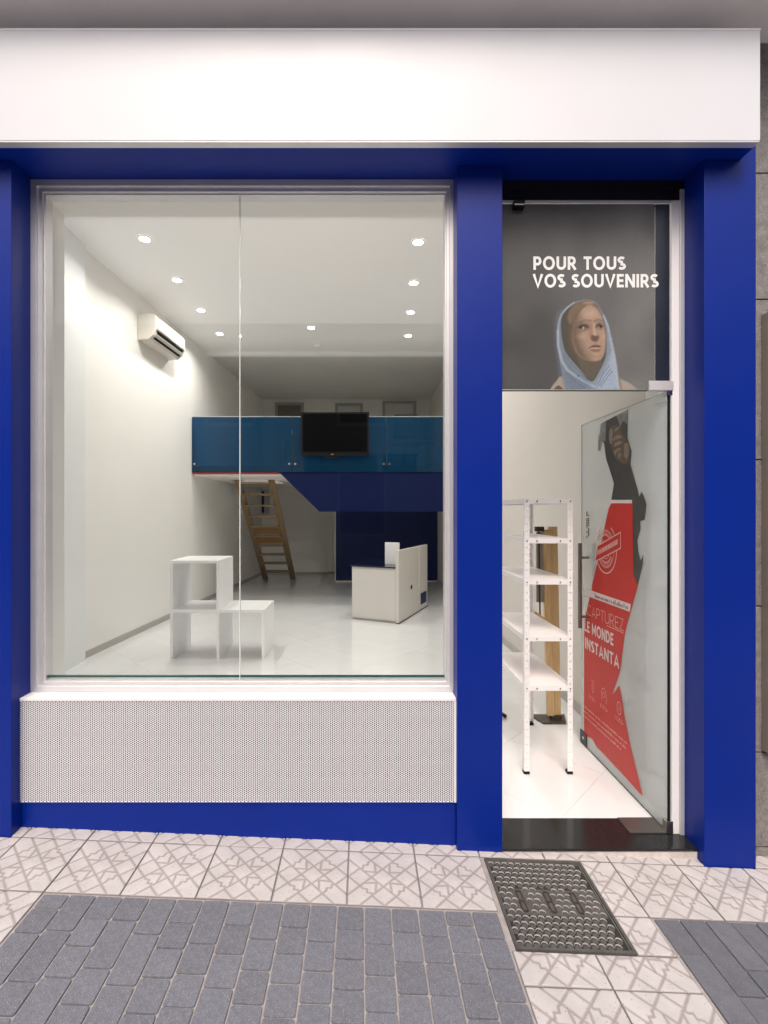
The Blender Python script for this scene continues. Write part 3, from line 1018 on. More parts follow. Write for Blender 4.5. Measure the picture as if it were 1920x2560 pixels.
# ------------------------------------------------------------------ open glass door
dr = thing('glass_door', 'frameless glass door standing open inwards with red and charcoal print', 'door', (1.50, DY, ZF))
DX0, DX1 = 1.496, 1.506
DF = 3.276
DZ0, DZ1 = ZF + .008, .590
dg = MB().box(DX0, DX1, DY, DF, DZ0, DZ1).build('pane', DOORG, dr)
MB().box(DX0 - .001, DX1 + .001, DY - .004, DY - .0004, DZ0, DZ1).build('hinge_edge', BLACK, dr)
MB().box(DX0, DX1, DF + .0004, DF + .0024, DZ0, DZ1).build('free_edge', EDGEL, dr)
MB().box(DX0 + .001, DX1 - .001, DY, DF, DZ1 + .0004, DZ1 + .0022).build('top_edge', GASKET, dr)
MB().box(DX0 - .002, DX1 + .002, DY + .03, DF, DZ0 - .004, DZ0 - .0005).build('bottom_edge', GASKET, dr)
for nm, y0, y1, z0, z1, m in (('upper_pivot_patch', DY + .0, DY + .11, DZ1 - .045, DZ1 + .004, DOORG), ('lock_patch', DF - .09, DF + .004, DZ0 - .002, DZ0 + .085, BLACKM)):
    MB().box(DX0 - .006, DX0 - .0006, y0, y1, z0, z1).build(nm, m, dr, bev=.001)
MB().box(DX0 - .012, DX1 + .012, DY - .012, DY + .02, DZ0 - .006, DZ0 + .055).build('lower_pivot', STEEL, dr, bev=.002)
MB().box(DX0 - .010, DX1 + .010, DY - .010, DY + .018, DZ1 - .02, DZ1 + .004).build('upper_pivot', STEEL, dr, bev=.002)
MB().cyl((DX0 - .0058, DF - .045, DZ0 + .045), (DX0 - .0085, DF - .045, DZ0 + .045), .010, 16).build('lock_cylinder', STEEL, dr)
HY = 3.165
for xx in (1.437, 1.530):
    MB().cyl((xx, HY, -.205), (xx, HY, -.765), .0125, 20).build('handle_bar', HSTEEL, dr, smooth=False)
for zz in (-.300, -.690):
    MB().cyl((1.437, HY, zz), (1.4955, HY, zz), .009, 14).build('handle_post', HSTEEL, dr)
    MB().cyl((1.5065, HY, zz), (1.530, HY, zz), .009, 14).build('handle_post', HSTEEL, dr)
tag(MB().box(1.31, 1.545, 2.345, 2.463, ZF + .0008, ZF + .006).build('floor_spring_plate', mat('dull_steel', (0.17, 0.155, 0.145), rough=0.35, metal=0.7, var=0.1), bev=.001), 'dull steel floor spring cover plate set in the black threshold', 'floor plate')


def pxd(x, y):                  # print pixel -> (distance along the door, height)
    d = 1.496 * 1200 / (x - 905)
    return d, (1280 - y) * d / 1200


def A(X, Y): return pxd(1420 + .2171 * X, 1000 + .2171 * Y)
def B8(X, Y): return pxd(1420 + .2985 * X, 1440 + .2985 * Y)


LAYER = [0]


def flat(name, pts, m, lay):
    x = DX0 - .0006 - .0003 * lay
    me = bpy.data.meshes.new(name)
    bm = bmesh.new()
    off = world_loc(dr)
    f = bm.faces.new([bm.verts.new((x - off[0], min(p[0], DF - .001) - off[1], max(-1.552, min(p[1], DZ1 - .002)) + H - off[2])) for p in pts])
    f.normal_update()
    bmesh.ops.triangulate(bm, faces=[f], ngon_method='EAR_CLIP')
    bm.to_mesh(me)
    bm.free()
    me.materials.append(m)
    o = bpy.data.objects.new(name, me)
    COL.objects.link(o)
    o.parent = dr
    return o


dark = [(395, 262), (690, 112), (686, 440), (735, 590), (720, 740), (800, 1010), (822, 1110), (850, 1050), (878, 1120), (907, 1200), (885, 1380), (832, 1395), (838, 1480), (800, 1620), (812, 1740), (838, 1850), (868, 1780), (862, 1900), (838, 2000), (805, 2130), (740, 2130), (500, 2000), (500, 1145), (530, 960), (440, 680), (415, 500), (395, 470), (370, 590), (345, 580), (350, 400), (372, 395), (376, 280)]
flat('charcoal_print', [A(*p) for p in dark], PDARK, 0)
flat('smudge_print', [A(*p) for p in [(378, 270), (440, 245), (432, 480), (395, 462), (368, 585), (346, 575), (352, 400), (374, 393)]], PGREY, 1)
flat('smudge_print', [A(*p) for p in [(560, 180), (686, 116), (682, 280), (640, 240), (600, 300)]], PGREY, 1)
fist = [(470, 330), (530, 290), (600, 285), (605, 340), (640, 420), (690, 480), (715, 560), (712, 640), (690, 720), (640, 745), (590, 700), (560, 690), (520, 610), (500, 520), (470, 460)]
flat('hand_print', smooth_closed([A(*p) for p in fist], 2), PSKIN, 1)
for q in ([(480, 330), (520, 330), (515, 480), (490, 520), (472, 430)], [(525, 350), (600, 290), (600, 318), (545, 372)], [(520, 440), (560, 402), (625, 402), (628, 440), (560, 450), (525, 478)],
          [(525, 520), (560, 478), (625, 470), (630, 505), (570, 520), (535, 548)], [(525, 600), (560, 560), (610, 545), (615, 580), (565, 600), (548, 640)], [(650, 500), (690, 490), (712, 560), (700, 640), (672, 690), (640, 640), (655, 570)], [(575, 630), (600, 600), (612, 640), (590, 700)]):
    flat('finger_print', smooth_closed([A(*p) for p in q], 2), PSKIN_L, 2)
red = [A(*p) for p in [(500, 1190), (745, 1190), (750, 1600), (755, 2000), (803, 2130)]] + [B8(*p) for p in [(590, 70), (545, 230), (480, 470), (450, 700), (440, 775), (425, 840), (370, 1000), (432, 915), (450, 1000), (480, 1200), (540, 1480), (630, 1850), (440, 1640), (240, 1430), (205, 1365), (136, 1330), (136, 430), (150, 330), (170, 230), (205, 90)]] + [A(*p) for p in [(275, 2150), (310, 2000), (340, 1860), (420, 1480), (470, 1250)]]
flat('red_print', red, PRED, 3)
flat('white_bar_print', [A(500, 1150), A(740, 1150), A(742, 1190), A(492, 1190)], PPALE, 4)
flat('white_bar_print', [(3.23, -.512), (2.668, -.512), (2.678, -.557), (3.245, -.557)], PPALE, 4)


def rect_on(name, m, d0, d1, z0, z1, lay):
    return flat(name, [(d0, z0), (d1, z0), (d1, z1), (d0, z1)], m, lay)


# unreadable small print: rows of little strokes
def small_print(d0, d1, z, h, m, lay, name):
    q = MB()
    d = d0
    x = DX0 - .0006 - .0003 * lay
    while d > d1:
        w = random.uniform(.006, .013)
        hh = h * random.choice((.6, .6, .6, 1.0))
        q.add([(x, d, z), (x, d - w, z), (x, d - w, z + hh), (x, d, z + hh)], [(0, 1, 2, 3)])
        d -= w + random.choice((.0025, .0025, .003, .010))
    return q.build(name, m, dr, recalc=False)


small_print(3.08, 2.70, -.548, .027, mat('grey_small_print', (0.20, 0.17, 0.17), rough=.5), 5, 'small_print')
for txt, d0, d1, zb, cap, t, m in (('CAPTUREZ', 3.19, 2.742, -.682, .070, .07, PPINK), ('LE MONDE', 3.222, 2.853, -.796, .073, .19, PPALE), ('INSTANTA', 3.215, 2.789, -.911, .074, .19, PPALE)):
    for c, mm in text_mesh(txt, cap, d0 - d1, t, lambda u, v, l: (DX0 - .0022 - .00015 * l, d0 - u, zb + v)):
        mm.build('letter', m, dr, recalc=False)
rect_on('underline_print', PPINK, 2.93, 2.742, -.694, -.690, 5)


def door_stroke(name, pl, t, m, lay, closed=False):
    x = DX0 - .0006 - .0003 * lay
    q = MB()
    for qd in stroke(pl, t, closed):
        q.add([(x, p.x, p.y) for p in qd], [(0, 1, 2, 3)])
    return q.build(name, m, dr, recalc=False)


# round stamp emblem with a slanting band
EC, EZ = 2.945, -.225
def ed(a): return 3.06 - (3.06 - 2.80) * 0 + a
outerp = arc(EC, EZ, .128, .150, 0, 360, 40)[:-1]
def cutred(pl):                 # keep the part of the stamp that lies on the red print
    return [p for p in pl if p[0] < 3.03 + (-.10 - p[1]) * .28]
door_stroke('stamp_ring', cutred(arc(EC, EZ, .128, .150, 60, -240, 44)), .008, PPINK, 5)
door_stroke('stamp_ring', cutred(arc(EC, EZ, .100, .118, 60, -240, 44)), .003, PPINK, 5)
door_stroke('stamp_ring', cutred(arc(EC, EZ, .052, .062, 60, -240, 30)), .004, PPINK, 5)
tick = MB()
for k in range(46):
    a0 = 2 * PI * k / 46
    if abs(math.sin(a0)) < .42:
        continue
    for r0, r1 in ((.62, .72), (.48, .58)):
        p0 = (EC + .128 * r0 * 1.1 * math.cos(a0), EZ + .150 * r0 * 1.1 * math.sin(a0))
        p1 = (EC + .128 * r1 * 1.1 * math.cos(a0), EZ + .150 * r1 * 1.1 * math.sin(a0))
        if cutred([p0, p1]) and len(cutred([p0, p1])) == 2:
            for qd in stroke([p0, p1], .0065, False):
                tick.add([(DX0 - .0021, p.x, p.y) for p in qd], [(0, 1, 2, 3)])
tick.build('stamp_marks', PPINK, dr, recalc=False)
def tilt(u, v): return (EC - u, EZ + v + u * .36)          # u to the right as seen
flat('stamp_band', [tilt(-.125, -.046), tilt(.172, -.046), tilt(.172, .046), tilt(-.095, .046)], PRED, 6)
door_stroke('stamp_band_edge', [tilt(-.125, -.046), tilt(.172, -.046), tilt(.172, .046), tilt(-.095, .046)], .0075, PPINK, 7)
q = MB()
u = -.10
while u < .145:
    w = random.uniform(.010, .016)
    zz = [tilt(u, -.014), tilt(u + w, -.014), tilt(u + w, .016), tilt(u, .016)]
    q.add([(DX0 - .0028, p[0], p[1]) for p in zz], [(0, 1, 2, 3)])
    u += w + .005
q.build('stamp_marks', PPINK, dr, recalc=False)
# three line icons and the small print under them
IC = [(3.115, -1.13), (2.965, -1.135), (2.79, -1.141)]
door_stroke('icon_print', [(3.13, -1.095), (3.095, -1.095), (3.095, -1.165), (3.115, -1.165), (3.115, -1.11)], .003, PPINK, 5)
door_stroke('icon_print', [(2.99, -1.17)] + arc(2.965, -1.125, .028, .036, 0, 180, 12) + [(2.935, -1.175)], .0035, PPINK, 5)
door_stroke('icon_print', arc(2.965, -1.130, .013, .016, 0, 360, 14)[:-1], .003, PPINK, 5, True)
door_stroke('icon_print', arc(2.79, -1.141, .022, .036, 0, 360, 20)[:-1], .0045, PPINK, 5, True)
door_stroke('icon_print', [(2.793, -1.125), (2.782, -1.141), (2.793, -1.157)], .003, PPINK, 5, True)
for d0, _z in IC:
    for k in range(2):
        small_print(d0 + .045, d0 - .035, -1.205 - .014 * k, .006, PPINK, 5, 'small_print')
for k in range(3):
    small_print(3.24, 2.72 + .04 * (k == 2), -1.31 - .032 * k, .011, PPINK, 5, 'small_print')
q = MB()
for k in range(16):
    z0 = -.005 - .011 * k
    for c in range(2):
        if random.random() < .65:
            q.add([(DX0 - .0012, 3.20 - .024 * c, z0), (DX0 - .0012, 3.182 - .024 * c, z0), (DX0 - .0012, 3.182 - .024 * c, z0 + .008), (DX0 - .0012, 3.20 - .024 * c, z0 + .008)], [(0, 1, 2, 3)])
q.build('push_sticker', BLACK, dr, recalc=False)

# ------------------------------------------------------------------ shop room
RW, RY, ZC = 1.70, 12.0, 2.82
fl = MB().add([(-3.2, 2.466, ZF - .0025), (RW + .1, 2.466, ZF - .0025), (RW + .1, RY + .1, ZF - .0025), (-3.2, RY + .1, ZF - .0025)], [(0, 1, 2, 3)]).build('shop_floor', FLOORG)
struct(fl)


def clip(poly, a, b):           # keep the left side of a->b
    out = []
    n = len(poly)
    side = lambda p: (b[0] - a[0]) * (p[1] - a[1]) - (b[1] - a[1]) * (p[0] - a[0])
    for i in range(n):
        p, q = poly[i], poly[(i + 1) % n]
        sp, sq = side(p), side(q)
        if sp >= 0:
            out.append(p)
        if sp * sq < 0:
            t = sp / (sp - sq)
            out.append((p[0] + (q[0] - p[0]) * t, p[1] + (q[1] - p[1]) * t))
    return out


room = [(-2.96, 2.60), (.47, 2.60), (.566, 2.4665), (1.573, 2.4665), (RW, 2.60), (RW, RY), (lwx(RY), RY), (-2.98, 5.08)]
hull = [(-2.96, 2.4665), (RW, 2.4665), (RW, RY), (lwx(RY), RY), (-2.98, 5.08)]
ts = .60
c45 = math.sqrt(.5)
for i in range(-30, 30):
    for j in range(-30, 30):
        # joints run at 45 degrees to the shopfront
        u0, v0 = i * ts - 1.44 * c45, j * ts + 3.48 * c45
        g = .0009
        cs = [(u0 + g, v0 + g), (u0 + ts - g, v0 + g), (u0 + ts - g, v0 + ts - g), (u0 + g, v0 + ts - g)]
        poly = [((u + v) * c45, (v - u) * c45) for u, v in cs]
        area = sum(poly[k][0] * poly[(k + 1) % 4][1] - poly[(k + 1) % 4][0] * poly[k][1] for k in range(4))
        if area < 0:
            poly = poly[::-1]
        for k in range(len(hull)):
            poly = clip(poly, hull[k], hull[(k + 1) % len(hull)])
            if len(poly) < 3:
                break
        if len(poly) < 3:
            continue
        MB().prism(poly, ZF - .006, ZF, 2).build('tile', FLOORT, fl)

lw = MB()
lw.prism([(-3.1, 2.60), (-2.955, 2.60), (-2.98, 5.08), (lwx(RY), RY), (lwx(RY) - .12, RY)], ZF - .05, ZC + .05, 2)
struct(lw.build('left_wall', WALL))
struct(MB().box(RW, RW + .1, 2.60, RY, ZF - .05, ZC + .05).build('right_wall', CREAM))
struct(MB().box(lwx(RY) - .2, RW + .2, RY, RY + .1, ZF - .05, .60).build('rear_wall', WALL))
struct(MB().box(lwx(RY) - .2, RW + .2, RY + .001, RY + .1, .6005, ZC + .05).build('office_rear_wall', mat('unlit_office_tone', (0.66, 0.65, 0.62), rough=.8, var=.05)))  # greyed colour carries the dimness of the unlit office wall
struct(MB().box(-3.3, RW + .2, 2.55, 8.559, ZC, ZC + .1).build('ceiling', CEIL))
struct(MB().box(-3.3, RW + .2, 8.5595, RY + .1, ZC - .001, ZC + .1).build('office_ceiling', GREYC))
struct(MB().box(lwx(8.5) - .02, RW + .001, 8.46, 8.56, ZC - .055, ZC - .0005).build('ceiling_trim', CEIL))
struct(MB().box(-3.02, -2.925, 2.601, 5.075, ZF - .02, ZC - .001).build('white_pilaster', PILW))
sk = MB()
sk.prism([(-2.98 + .001, 5.08), (-2.98 + .013, 5.08), (lwx(RY) + .013, RY - .012), (lwx(RY), RY - .012)], ZF + .0005, ZF + .075, 2)
struct(sk.build('left_skirting', SKIRT))
struct(MB().box(lwx(RY) + .013, -.59, RY - .012, RY - .0005, ZF + .0005, ZF + .075).build('rear_skirting', SKIRT))
struct(MB().box(RW - .012, RW - .0005, 2.63, 10.79, ZF + .0005, ZF + .075).build('right_skirting', SKIRT))

# ceiling lamps
rowl = 'left row of ceiling downlights'
rowr = 'right row of ceiling downlights'
LPOS = [(-2.24, 4.95, 'ceiling downlight nearest the window in the left row', rowl), (-2.245, 5.83, 'second ceiling downlight of the left row, before the air conditioner', rowl),
        (-2.25, 6.70, 'third ceiling downlight of the left row, beside the air conditioner', rowl), (-2.25, 7.59, 'last ceiling downlight of the left row, past the air conditioner', rowl),
        (.585, 5.01, 'ceiling downlight nearest the window in the right row', rowr), (.634, 5.90, 'second ceiling downlight of the right row from the window', rowr),
        (.688, 6.77, 'third ceiling downlight of the right row from the window', rowr), (.741, 7.67, 'last ceiling downlight of the right row, nearest the mezzanine', rowr),
        (-.777, 7.34, 'single ceiling downlight between the two rows', None)]
proto = None
lens_me = ring_me = None
lampd = bpy.data.lights.new('lamp', 'AREA')
lampd.shape = 'DISK'
lampd.size = .085
lampd.energy = LAMP_W
lampd.spread = math.radians(145)
lampd.color = (1.0, .955, .895)
for (x, y, lab, grp) in LPOS:
    t = thing('ceiling_downlight', lab, 'downlight', (x, y, ZC), grp or 'ceiling downlights')
    if ring_me is None:
        n = 24
        r = MB()
        circ = lambda rad, z: [(x + rad * math.cos(2 * PI * k / n), y + rad * math.sin(2 * PI * k / n), ZC + z) for k in range(n)]
        r.ring([circ(.072, -.0005), circ(.070, -.008), circ(.054, -.010), circ(.052, -.003)])
        o1 = r.build('ring', RING, t)
        l = MB().add(circ(.053, -.004), [tuple(range(n))])
        o2 = l.build('lens', LENS, t)
        ring_me, lens_me = o1.data, o2.data
    else:
        for nm, me in (('ring', ring_me), ('lens', lens_me)):
            o = bpy.data.objects.new(nm, me)
            COL.objects.link(o)
            o.parent = t
    lo = bpy.data.objects.new('lamp', lampd)
    COL.objects.link(lo)
    lo.parent = t
    lo.location = (0, 0, -.012)
sm_ = MB().cyl((-.758, 8.12, ZC - .0005), (-.758, 8.12, ZC - .035), .055, 20, .042)
tag(sm_.build('smoke_detector', RING), 'small round white smoke detector on the ceiling past the single downlight', 'smoke detector')

# air conditioner on the left wall
ac = thing('air_conditioner', 'cream split air conditioner high on the left wall', 'air conditioner', (lwx(6.6), 6.6, 2.2))
ACM = Matrix.Translation((lwx(6.2), 6.2, 0)) @ Matrix.Rotation(-math.atan(.0694), 4, 'Z')
prof = [(.002, 2.225), (.002, 2.56), (.19, 2.56), (.235, 2.545), (.25, 2.50), (.245, 2.36), (.215, 2.285), (.15, 2.232)]
MB().prism(prof, 0, .86, 1).xform(ACM).build('casing', ACW, ac, bev=.008)
MB().prism([(.2535, 2.375), (.2545, 2.50), (.2525, 2.50), (.2505, 2.375)], .03, .83, 1).xform(ACM).build('front_panel', ACW, ac)
MB().prism([(.250, 2.352), (.2475, 2.362), (.244, 2.352), (.246, 2.342)], .03, .83, 1).xform(ACM).build('panel_gap', BLACK, ac)
MB().prism([(.232, 2.318), (.246, 2.338), (.238, 2.338), (.222, 2.318)], .06, .80, 1).xform(ACM).build('air_slot', BLACK, ac)
MB().prism([(.226, 2.296), (.236, 2.312), (.228, 2.314), (.216, 2.296)], .05, .81, 1).xform(ACM).build('louver', ACW, ac)
MB().prism([(.186, 2.256), (.206, 2.275), (.198, 2.275), (.178, 2.256)], .06, .80, 1).xform(ACM).build('air_slot', BLACK, ac)

# white cube shelving in the window
cu = thing('cube_shelf', 'white stepped cube display shelf standing behind the window', 'shelf', (-1.8, 5.3, ZF))
c0, c1, c2, cy0, cy1, ct, cs_ = -2.05, -1.555, -1.042, 5.126, 5.68, .030, .527
z1, z2 = ZF + cs_, ZF + 2 * cs_
for nm, a in (('side_panel', (c0, c0 + ct, cy0, cy1, ZF, z2 - ct)), ('middle_panel', (c1, c1 + ct, cy0, cy1, ZF, z2 - ct)), ('side_panel', (c2 - ct, c2, cy0, cy1, ZF, z1 - ct)),
              ('top_board', (c0, c1 + ct, cy0 + .0015, cy1, z2 - ct, z2)), ('shelf_board', (c0 + ct, c1, cy0 + .002, cy1, z1 - ct, z1)), ('top_board', (c1 + ct, c2, cy0 + .0015, cy1, z1 - ct, z1))):
    MB().box(*a).build(nm, LAM, cu, bev=.0015)

# counter
ct_ = thing('shop_counter', 'white shop counter with a dark blue glass top and tall back panel', 'counter', (.4, 7.2, ZF))
CM = Matrix.Translation((-.147, 7.04, 0)) @ Matrix.Rotation(math.atan2(-.30, .669), 4, 'Z')
W_, D_ = .735, 1.385
MB().box(0, W_ - .05, 0, D_, ZF + .03, ZF + .775).xform(CM).build('body', CLAM, ct_, bev=.002)
MB().box(.012, W_ - .055, -.006, -.0005, ZF + .045, ZF + .755).xform(CM).build('front_panel', CLAM, ct_, bev=.002)
MB().box(.01, W_ - .06, .01, D_ - .01, ZF, ZF + .0295).xform(CM).build('base', SKIRT, ct_)
MB().box(-.02, W_ - .05, -.02, D_, ZF + .7755, ZF + .795).xform(CM).build('glass_top', mat('dark_counter_glass', (0.006, 0.010, 0.03), rough=0.12), ct_, bev=.002)
bk = MB().box(W_ - .049, W_ - .004, -.012, D_ + .01, ZF + .012, ZF + 1.03).xform(CM).build('back_panel', CLAM, ct_, bev=.002)
MB().box(W_ - .0035, W_ + .004, .93, .955, ZF + .03, ZF + 1.02).xform(CM).build('cover_strip', CLAM, ct_)
MB().box(W_ - .0035, W_ + .004, .02, .045, ZF + .03, ZF + 1.02).xform(CM).build('cover_strip', CLAM, ct_)
MB().cyl((W_ - .0035, .55, ZF + .44), (W_ + .002, .55, ZF + .44), .035, 16).xform(CM).build('cable_hole', BLACK, ct_)
MB().box(W_ - .0035, W_ + .003, 1.02, 1.32, ZF + .09, ZF + .27).xform(CM).build('vent_plate', NAVY, ct_)
MB().box(W_ - .04, W_ + .003, -.014, D_, ZF, ZF + .0115).xform(CM).build('base_strip', BLACK, ct_)
MB().box(.40, .62, .30, .34, ZF + .796, ZF + 1.12).xform(CM).build('upright_panel', LAM, ct_, bev=.002)

# navy partition under the mezzanine
pt_ = thing('navy_partition', 'dark blue partition wall under the mezzanine behind the counter', 'partition', (.4, 10.8, ZF))
MB().box(-.59, RW, 10.80, 10.86, ZF + .03, .588).build('board', NAVY, pt_)
MB().box(-.60, RW, 10.795, 10.865, ZF, ZF + .0295).build('base_strip', CLAM, pt_)
MB().box(-.612, -.5905, 10.795, 10.865, ZF + .03, .588).build('edge_strip', CLAM, pt_)

# mezzanine
mz = thing('mezzanine', 'white mezzanine slab with a red edge line and navy fascia board', 'mezzanine', (-.5, 8.5, .59))
MZ0, MZ1, MY = .592, .752, 7.90
xl = lwx(MY) + .002
hx0, hx1, hy0, hy1 = -2.46, -1.62, 8.80, 10.0
q = MB()
q.prism([(xl, MY), (RW, MY), (RW, hy0), (lwx(hy0), hy0)], MZ0, MZ1, 2)
q.prism([(lwx(hy0), hy0), (hx0, hy0), (hx0, hy1), (lwx(hy1), hy1)], MZ0, MZ1, 2)
q.prism([(hx1, hy0), (RW, hy0), (RW, hy1), (hx1, hy1)], MZ0, MZ1, 2)
q.prism([(lwx(hy1), hy1), (RW, hy1), (RW, RY), (lwx(RY), RY)], MZ0, MZ1, 2)
q.build('slab', WALL, mz)
MB().box(xl, RW, MY - .03, MY - .0005, .652, MZ1).build('edge_board', NAVY, mz)
MB().box(xl, -1.33, MY - .032, MY - .0005, .622, .6515).build('red_strip', RED, mz)
MB().prism([(-1.36, .6515), (RW - .002, .6515), (RW - .002, .006), (-.70, .006)], MY - .036, MY - .001, 1).build('fascia_board', FASCIA, mz)

bl = thing('glass_balustrade', 'blue film glass balustrade along the mezzanine edge', 'balustrade', (-.5, 7.86, .75))
for x0, x1 in ((xl + .004, -1.142), (-1.134, .40), (.404, RW - .004)):
    p = MB().box(x0, x1, 7.842, 7.852, .655, 1.554).build('pane', TEAL, bl)
    MB().box(x0, x1, 7.841, 7.853, 1.5545, 1.561).build('top_edge', EDGEL, p)
    w = x1 - x0
    for bx in (x0 + .045, x1 - .045):
        MB().cyl((bx, 7.841, .785), (bx, 7.828, .785), .018, 16).build('bolt', STEEL, p)
for bx in (.28, .62):
    pass

tv = thing('television', 'large black flat television mounted on the blue glass balustrade', 'television', (-.45, 7.76, .9))
t0, t1 = (752 - 905) * 7.76 / 1200, (923 - 905) * 7.76 / 1200
MB().box(t0, t1, 7.755, 7.80, .915, 1.617).build('casing', BLACK, tv, bev=.006)
MB().box(t0 + .035, t1 - .035, 7.749, 7.7547, .97, 1.585).build('screen', SCREEN, tv)
MB().box(-.50, -.46, 7.749, 7.7545, .925, .94).build('brand_light', STEEL, tv)
MB().box(-.80, -.18, 7.801, 7.838, 1.0, 1.45).build('wall_bracket', BLACK, tv)
MB().prism([(-.62, .914), (-.36, .914), (-.42, .875), (-.56, .875)], 7.77, 7.795, 1).build('stand_neck', BLACK, tv)

# office behind the balustrade
def rear_door(x0, x1, ztop, dm, label):
    t = thing('office_door', label, 'door', ((x0 + x1) / 2, RY - .03, MZ1))
    MB().box(x0, x1, RY - .045, RY - .022, MZ1 + .002, ztop).build('leaf', dm, t, bev=.003)
    for a, b in ((x0 - .07, x0 - .002), (x1 + .002, x1 + .07)):
        MB().box(a, b, RY - .055, RY - .001, MZ1 + .002, ztop + .07).build('trim', TRIMP, t)
    MB().box(x0, x1, RY - .055, RY - .001, ztop + .002, ztop + .07).build('trim', TRIMP, t)
    MB().cyl((x1 - .08, RY - .046, MZ1 + 1.0), (x1 - .08, RY - .10, MZ1 + 1.0), .02, 10).build('handle', STEEL, t)


rear_door(-2.10, -1.52, 2.66, DOORD, 'brown office door on the mezzanine, left of the television')
rear_door(-.60, -.05, 2.64, DOORP, 'pale office door on the mezzanine, right above the television')
rear_door(.58, 1.28, 2.70, DOORP, 'pale office door on the mezzanine, near the right wall')


def office_chair(x, y, label):
    t = thing('office_chair', label, 'chair', (x, y, MZ1), 'office chairs on the mezzanine')
    MB().box(x - .23, x + .23, y - .23, y + .22, MZ1 + .43, MZ1 + .51).build('seat', OFFICE, t, bev=.03)
    MB().box(x - .21, x + .21, y - .26, y - .20, MZ1 + .56, MZ1 + .98).build('backrest', OFFICE, t, bev=.03)
    MB().cyl((x, y, MZ1 + .06), (x, y, MZ1 + .43), .03, 12).build('column', BLACK, t)
    MB().box(x - .03, x + .03, y - .24, y - .205, MZ1 + .40, MZ1 + .6).build('back_bar', BLACK, t)
    for k in range(5):
        a = 2 * PI * k / 5 + .3
        MB().bar((x, y, MZ1 + .07), (x + .28 * math.cos(a), y + .28 * math.sin(a), MZ1 + .05), .04, .03).build('leg', BLACK, t)


office_chair(.78, 8.75, 'black office chair behind the blue glass, right of the television')
office_chair(1.25, 8.95, 'black office chair behind the blue glass, against the right wall')
dk = thing('office_desk', 'pale office desk behind the blue glass, left of the television', 'desk', (-1.2, 9.0, MZ1))
MB().box(-1.48, -.72, 8.6, 8.95, MZ1 + .70, MZ1 + .73).build('top', TRIMP, dk)
for x in (-1.48, -.75):
    MB().box(x, x + .03, 8.62, 8.93, MZ1, MZ1 + .70).build('leg', BLACK, dk)

# open wooden stair
st = thing('open_stair', 'open wooden stair climbing from the floor to the mezzanine', 'stairs', (-1.95, 10.4, ZF))
f0, f1 = (11.2, ZF), (8.92, MZ1 + .01)
SXA, SXB, SW = -2.25, -2.36, .64            # left stringer at the foot and at the top, stair width
for dxs in (0, SW):
    MB().bar((SXA + dxs, f0[0] + .03, f0[1]), (SXB + dxs, f1[0], f1[1]), .045, .12, up=(1, 0, 0)).build('stringer', STAIRW, st)
nt_ = 10
for k in range(nt_):
    t = (k + 1) / (nt_ + 1)
    y = f0[0] + (f1[0] - f0[0]) * t
    z = f0[1] + (f1[1] - f0[1]) * t
    xa = SXA + (SXB - SXA) * t
    MB().box(xa + .024, xa + SW - .024, y - .12, y + .12, z - .019, z + .019).build('tread', STAIRW, st, bev=.002)
    if k in (4, 5):
        MB().box(xa + .026, xa + SW - .026, y + .105, y + .119, z - .17, z - .020).build('riser', BOXC, st)
nw = thing('narrow_window', 'narrow navy pane in a white frame on the rear wall behind the stair', 'window', (-2.55, RY, -.02))
MB().box(-2.60 + .02, -2.31, RY - .03, RY - .001, -.06, .56).build('frame', DOORP, nw)
MB().box(-2.56, -2.44, RY - .034, RY - .031, -.02, .52).build('pane', NAVY, nw)
for k in (4, 5):
    t = (k + 1) / (nt_ + 1)
    z = f0[1] + (f1[1] - f0[1]) * t
    y = f0[0] + (f1[0] - f0[0]) * t
    MB().box(-2.28, -1.69, y + .085, y + .099, z - .16, z - .021).build('riser', BOXC, st)

# ------------------------------------------------------------------ steel shelving seen through the doorway
ss = thing('steel_shelving', 'white slotted steel shelving unit standing inside the open doorway', 'shelving', (1.118, 3.2, ZF))
sx0, sx1, sy0, sy1 = .973, 1.263, 2.876, 3.566
ztop = .085
PWD = .031


def slotted(x0, x1, y, z0, z1, n, horizontal=False):
    """flat steel strip in the x-z plane with a punched slot per cell"""
    q = MB()
    hz = (z1 - z0) / n
    for k in range(n):
        a, b = z0 + k * hz, z0 + (k + 1) * hz
        cx, cz = (x0 + x1) / 2, (a + b) / 2
        w, h = .0036, .0044
        q.add([(x0, y, a), (x1, y, a), (x1, y, b), (x0, y, b), (cx - w, y, cz - h), (cx + w, y, cz - h), (cx + w, y, cz + h), (cx - w, y, cz + h)],
              [(0, 1, 5, 4), (1, 2, 6, 5), (2, 3, 7, 6), (3, 0, 4, 7)])
    return q


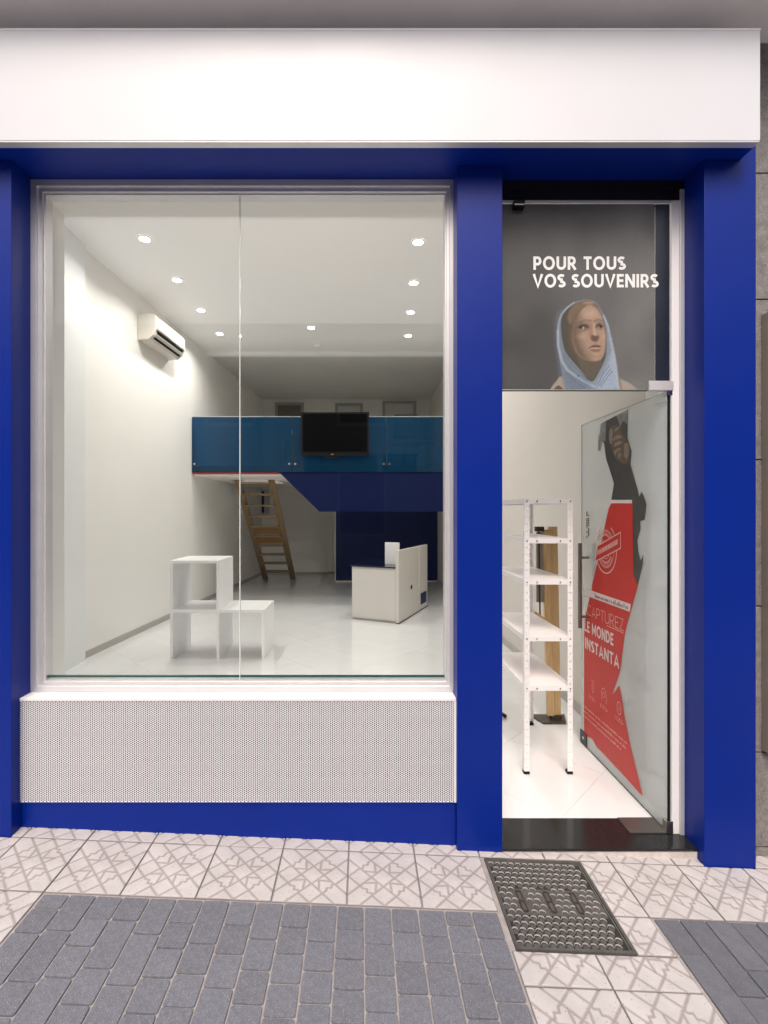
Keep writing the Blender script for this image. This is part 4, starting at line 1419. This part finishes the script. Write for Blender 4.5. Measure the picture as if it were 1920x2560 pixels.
for (px0, py, sx_, sy_) in ((sx0, sy0, 1, 1), (sx1, sy0, -1, 1), (sx0, sy1, 1, -1), (sx1, sy1, -1, -1)):
    xa, xb = (px0, px0 + PWD) if sx_ > 0 else (px0 - PWD, px0)
    q = slotted(xa, xb, py, ZF + .018, ztop, 36)
    side = slotted(min(py, py + sy_ * PWD), max(py, py + sy_ * PWD), px0, ZF + .018, ztop, 36)
    side.v = [(v[1], v[0], v[2]) for v in side.v]
    q.add(side.v, side.f)
    q.build('post', WHITE_METAL, ss, recalc=False)
    MB().box(xa - .001, xb + .001, min(py, py + sy_ * PWD) - .001, max(py, py + sy_ * PWD) + .001, ZF + .0005, ZF + .0178).build('foot', BLACK, ss)
for zt in (.080, -.158, -.405, -.745, -1.042):
    s = MB()
    a0, a1, b0, b1, hgt = sx0 + .002, sx1 - .002, sy0 + .002, sy1 - .002, .030
    s.box(a0, a1, b0, b1, zt - .002, zt)
    s.box(a0, a1, b0, b0 + .0015, zt - hgt, zt - .002)
    s.box(a0, a1, b1 - .0015, b1, zt - hgt, zt - .002)
    s.box(a0, a0 + .0015, b0 + .0016, b1 - .0016, zt - hgt, zt - .002)
    s.box(a1 - .0015, a1, b0 + .0016, b1 - .0016, zt - hgt, zt - .002)
    o = s.build('shelf', WHITE_METAL, ss)
    for bx in (sx0 + .015, sx0 + .075, sx1 - .075, sx1 - .015):
        MB().cyl((bx, sy0 - .0005 + (.002 if PWD < bx - sx0 < sx1 - sx0 - PWD else 0), zt - .015), (bx, sy0 - .004, zt - .015), .0042, 8).build('bolt', STEEL, o)

# pine stand with a grey board leaning near the right wall
ps = thing('wooden_stand', 'pine wood stand with a grey board behind the steel shelving', 'stand', (1.43, 3.62, ZF))
MB().prism([(1.395, ZF + .04), (1.445, ZF + .04), (1.405, -.13), (1.355, -.13)], 3.60, 3.635, 1).build('upright', PINE, ps, bev=.003)
MB().prism([(1.452, ZF + .04), (1.502, ZF + .04), (1.475, -.11), (1.41, -.11)], 3.62, 3.66, 1).build('upright', PINE, ps, bev=.003)
MB().prism([(1.30, -.145), (1.36, -.145), (1.36, -.11), (1.30, -.11)], 3.58, 3.62, 1).build('top_clamp', RUST, ps)
MB().prism([(1.315, -.68), (1.385, -.68), (1.37, -.15), (1.315, -.15)], 3.615, 3.63, 1).build('board', GREYP, ps)
MB().prism([(1.285, -.80), (1.42, -.90), (1.42, -.83), (1.285, -.735)], 3.57, 3.60, 1).build('arm', PINE, ps, bev=.003)
MB().cyl((1.327, 3.6, -.145), (1.335, 3.6, -.78), .006, 8).build('rod', RUST, ps)
MB().prism([(1.29, 3.70), (1.56, 3.70), (1.51, 3.55), (1.34, 3.55)], ZF + .001, ZF + .014, 2).build('base_plate', mat('dull_bronze_plate', (0.09, 0.075, 0.06), rough=.4, metal=.4), ps)
MB().box(1.42, 1.50, 3.60, 3.65, ZF + .0145, ZF + .04).build('base_clamp', RUST, ps)
cf = thing('chair_castor', 'black wheeled chair foot half hidden behind the blue post', 'castor', (1.06, 3.66, ZF))
MB().cyl((1.02, 3.66, ZF + .032), (1.05, 3.66, ZF + .032), .031, 16).build('wheel', BLACK, cf)
MB().bar((.90, 3.72, ZF + .12), (1.10, 3.66, ZF + .012), .03, .018).build('leg', BLACK, cf)
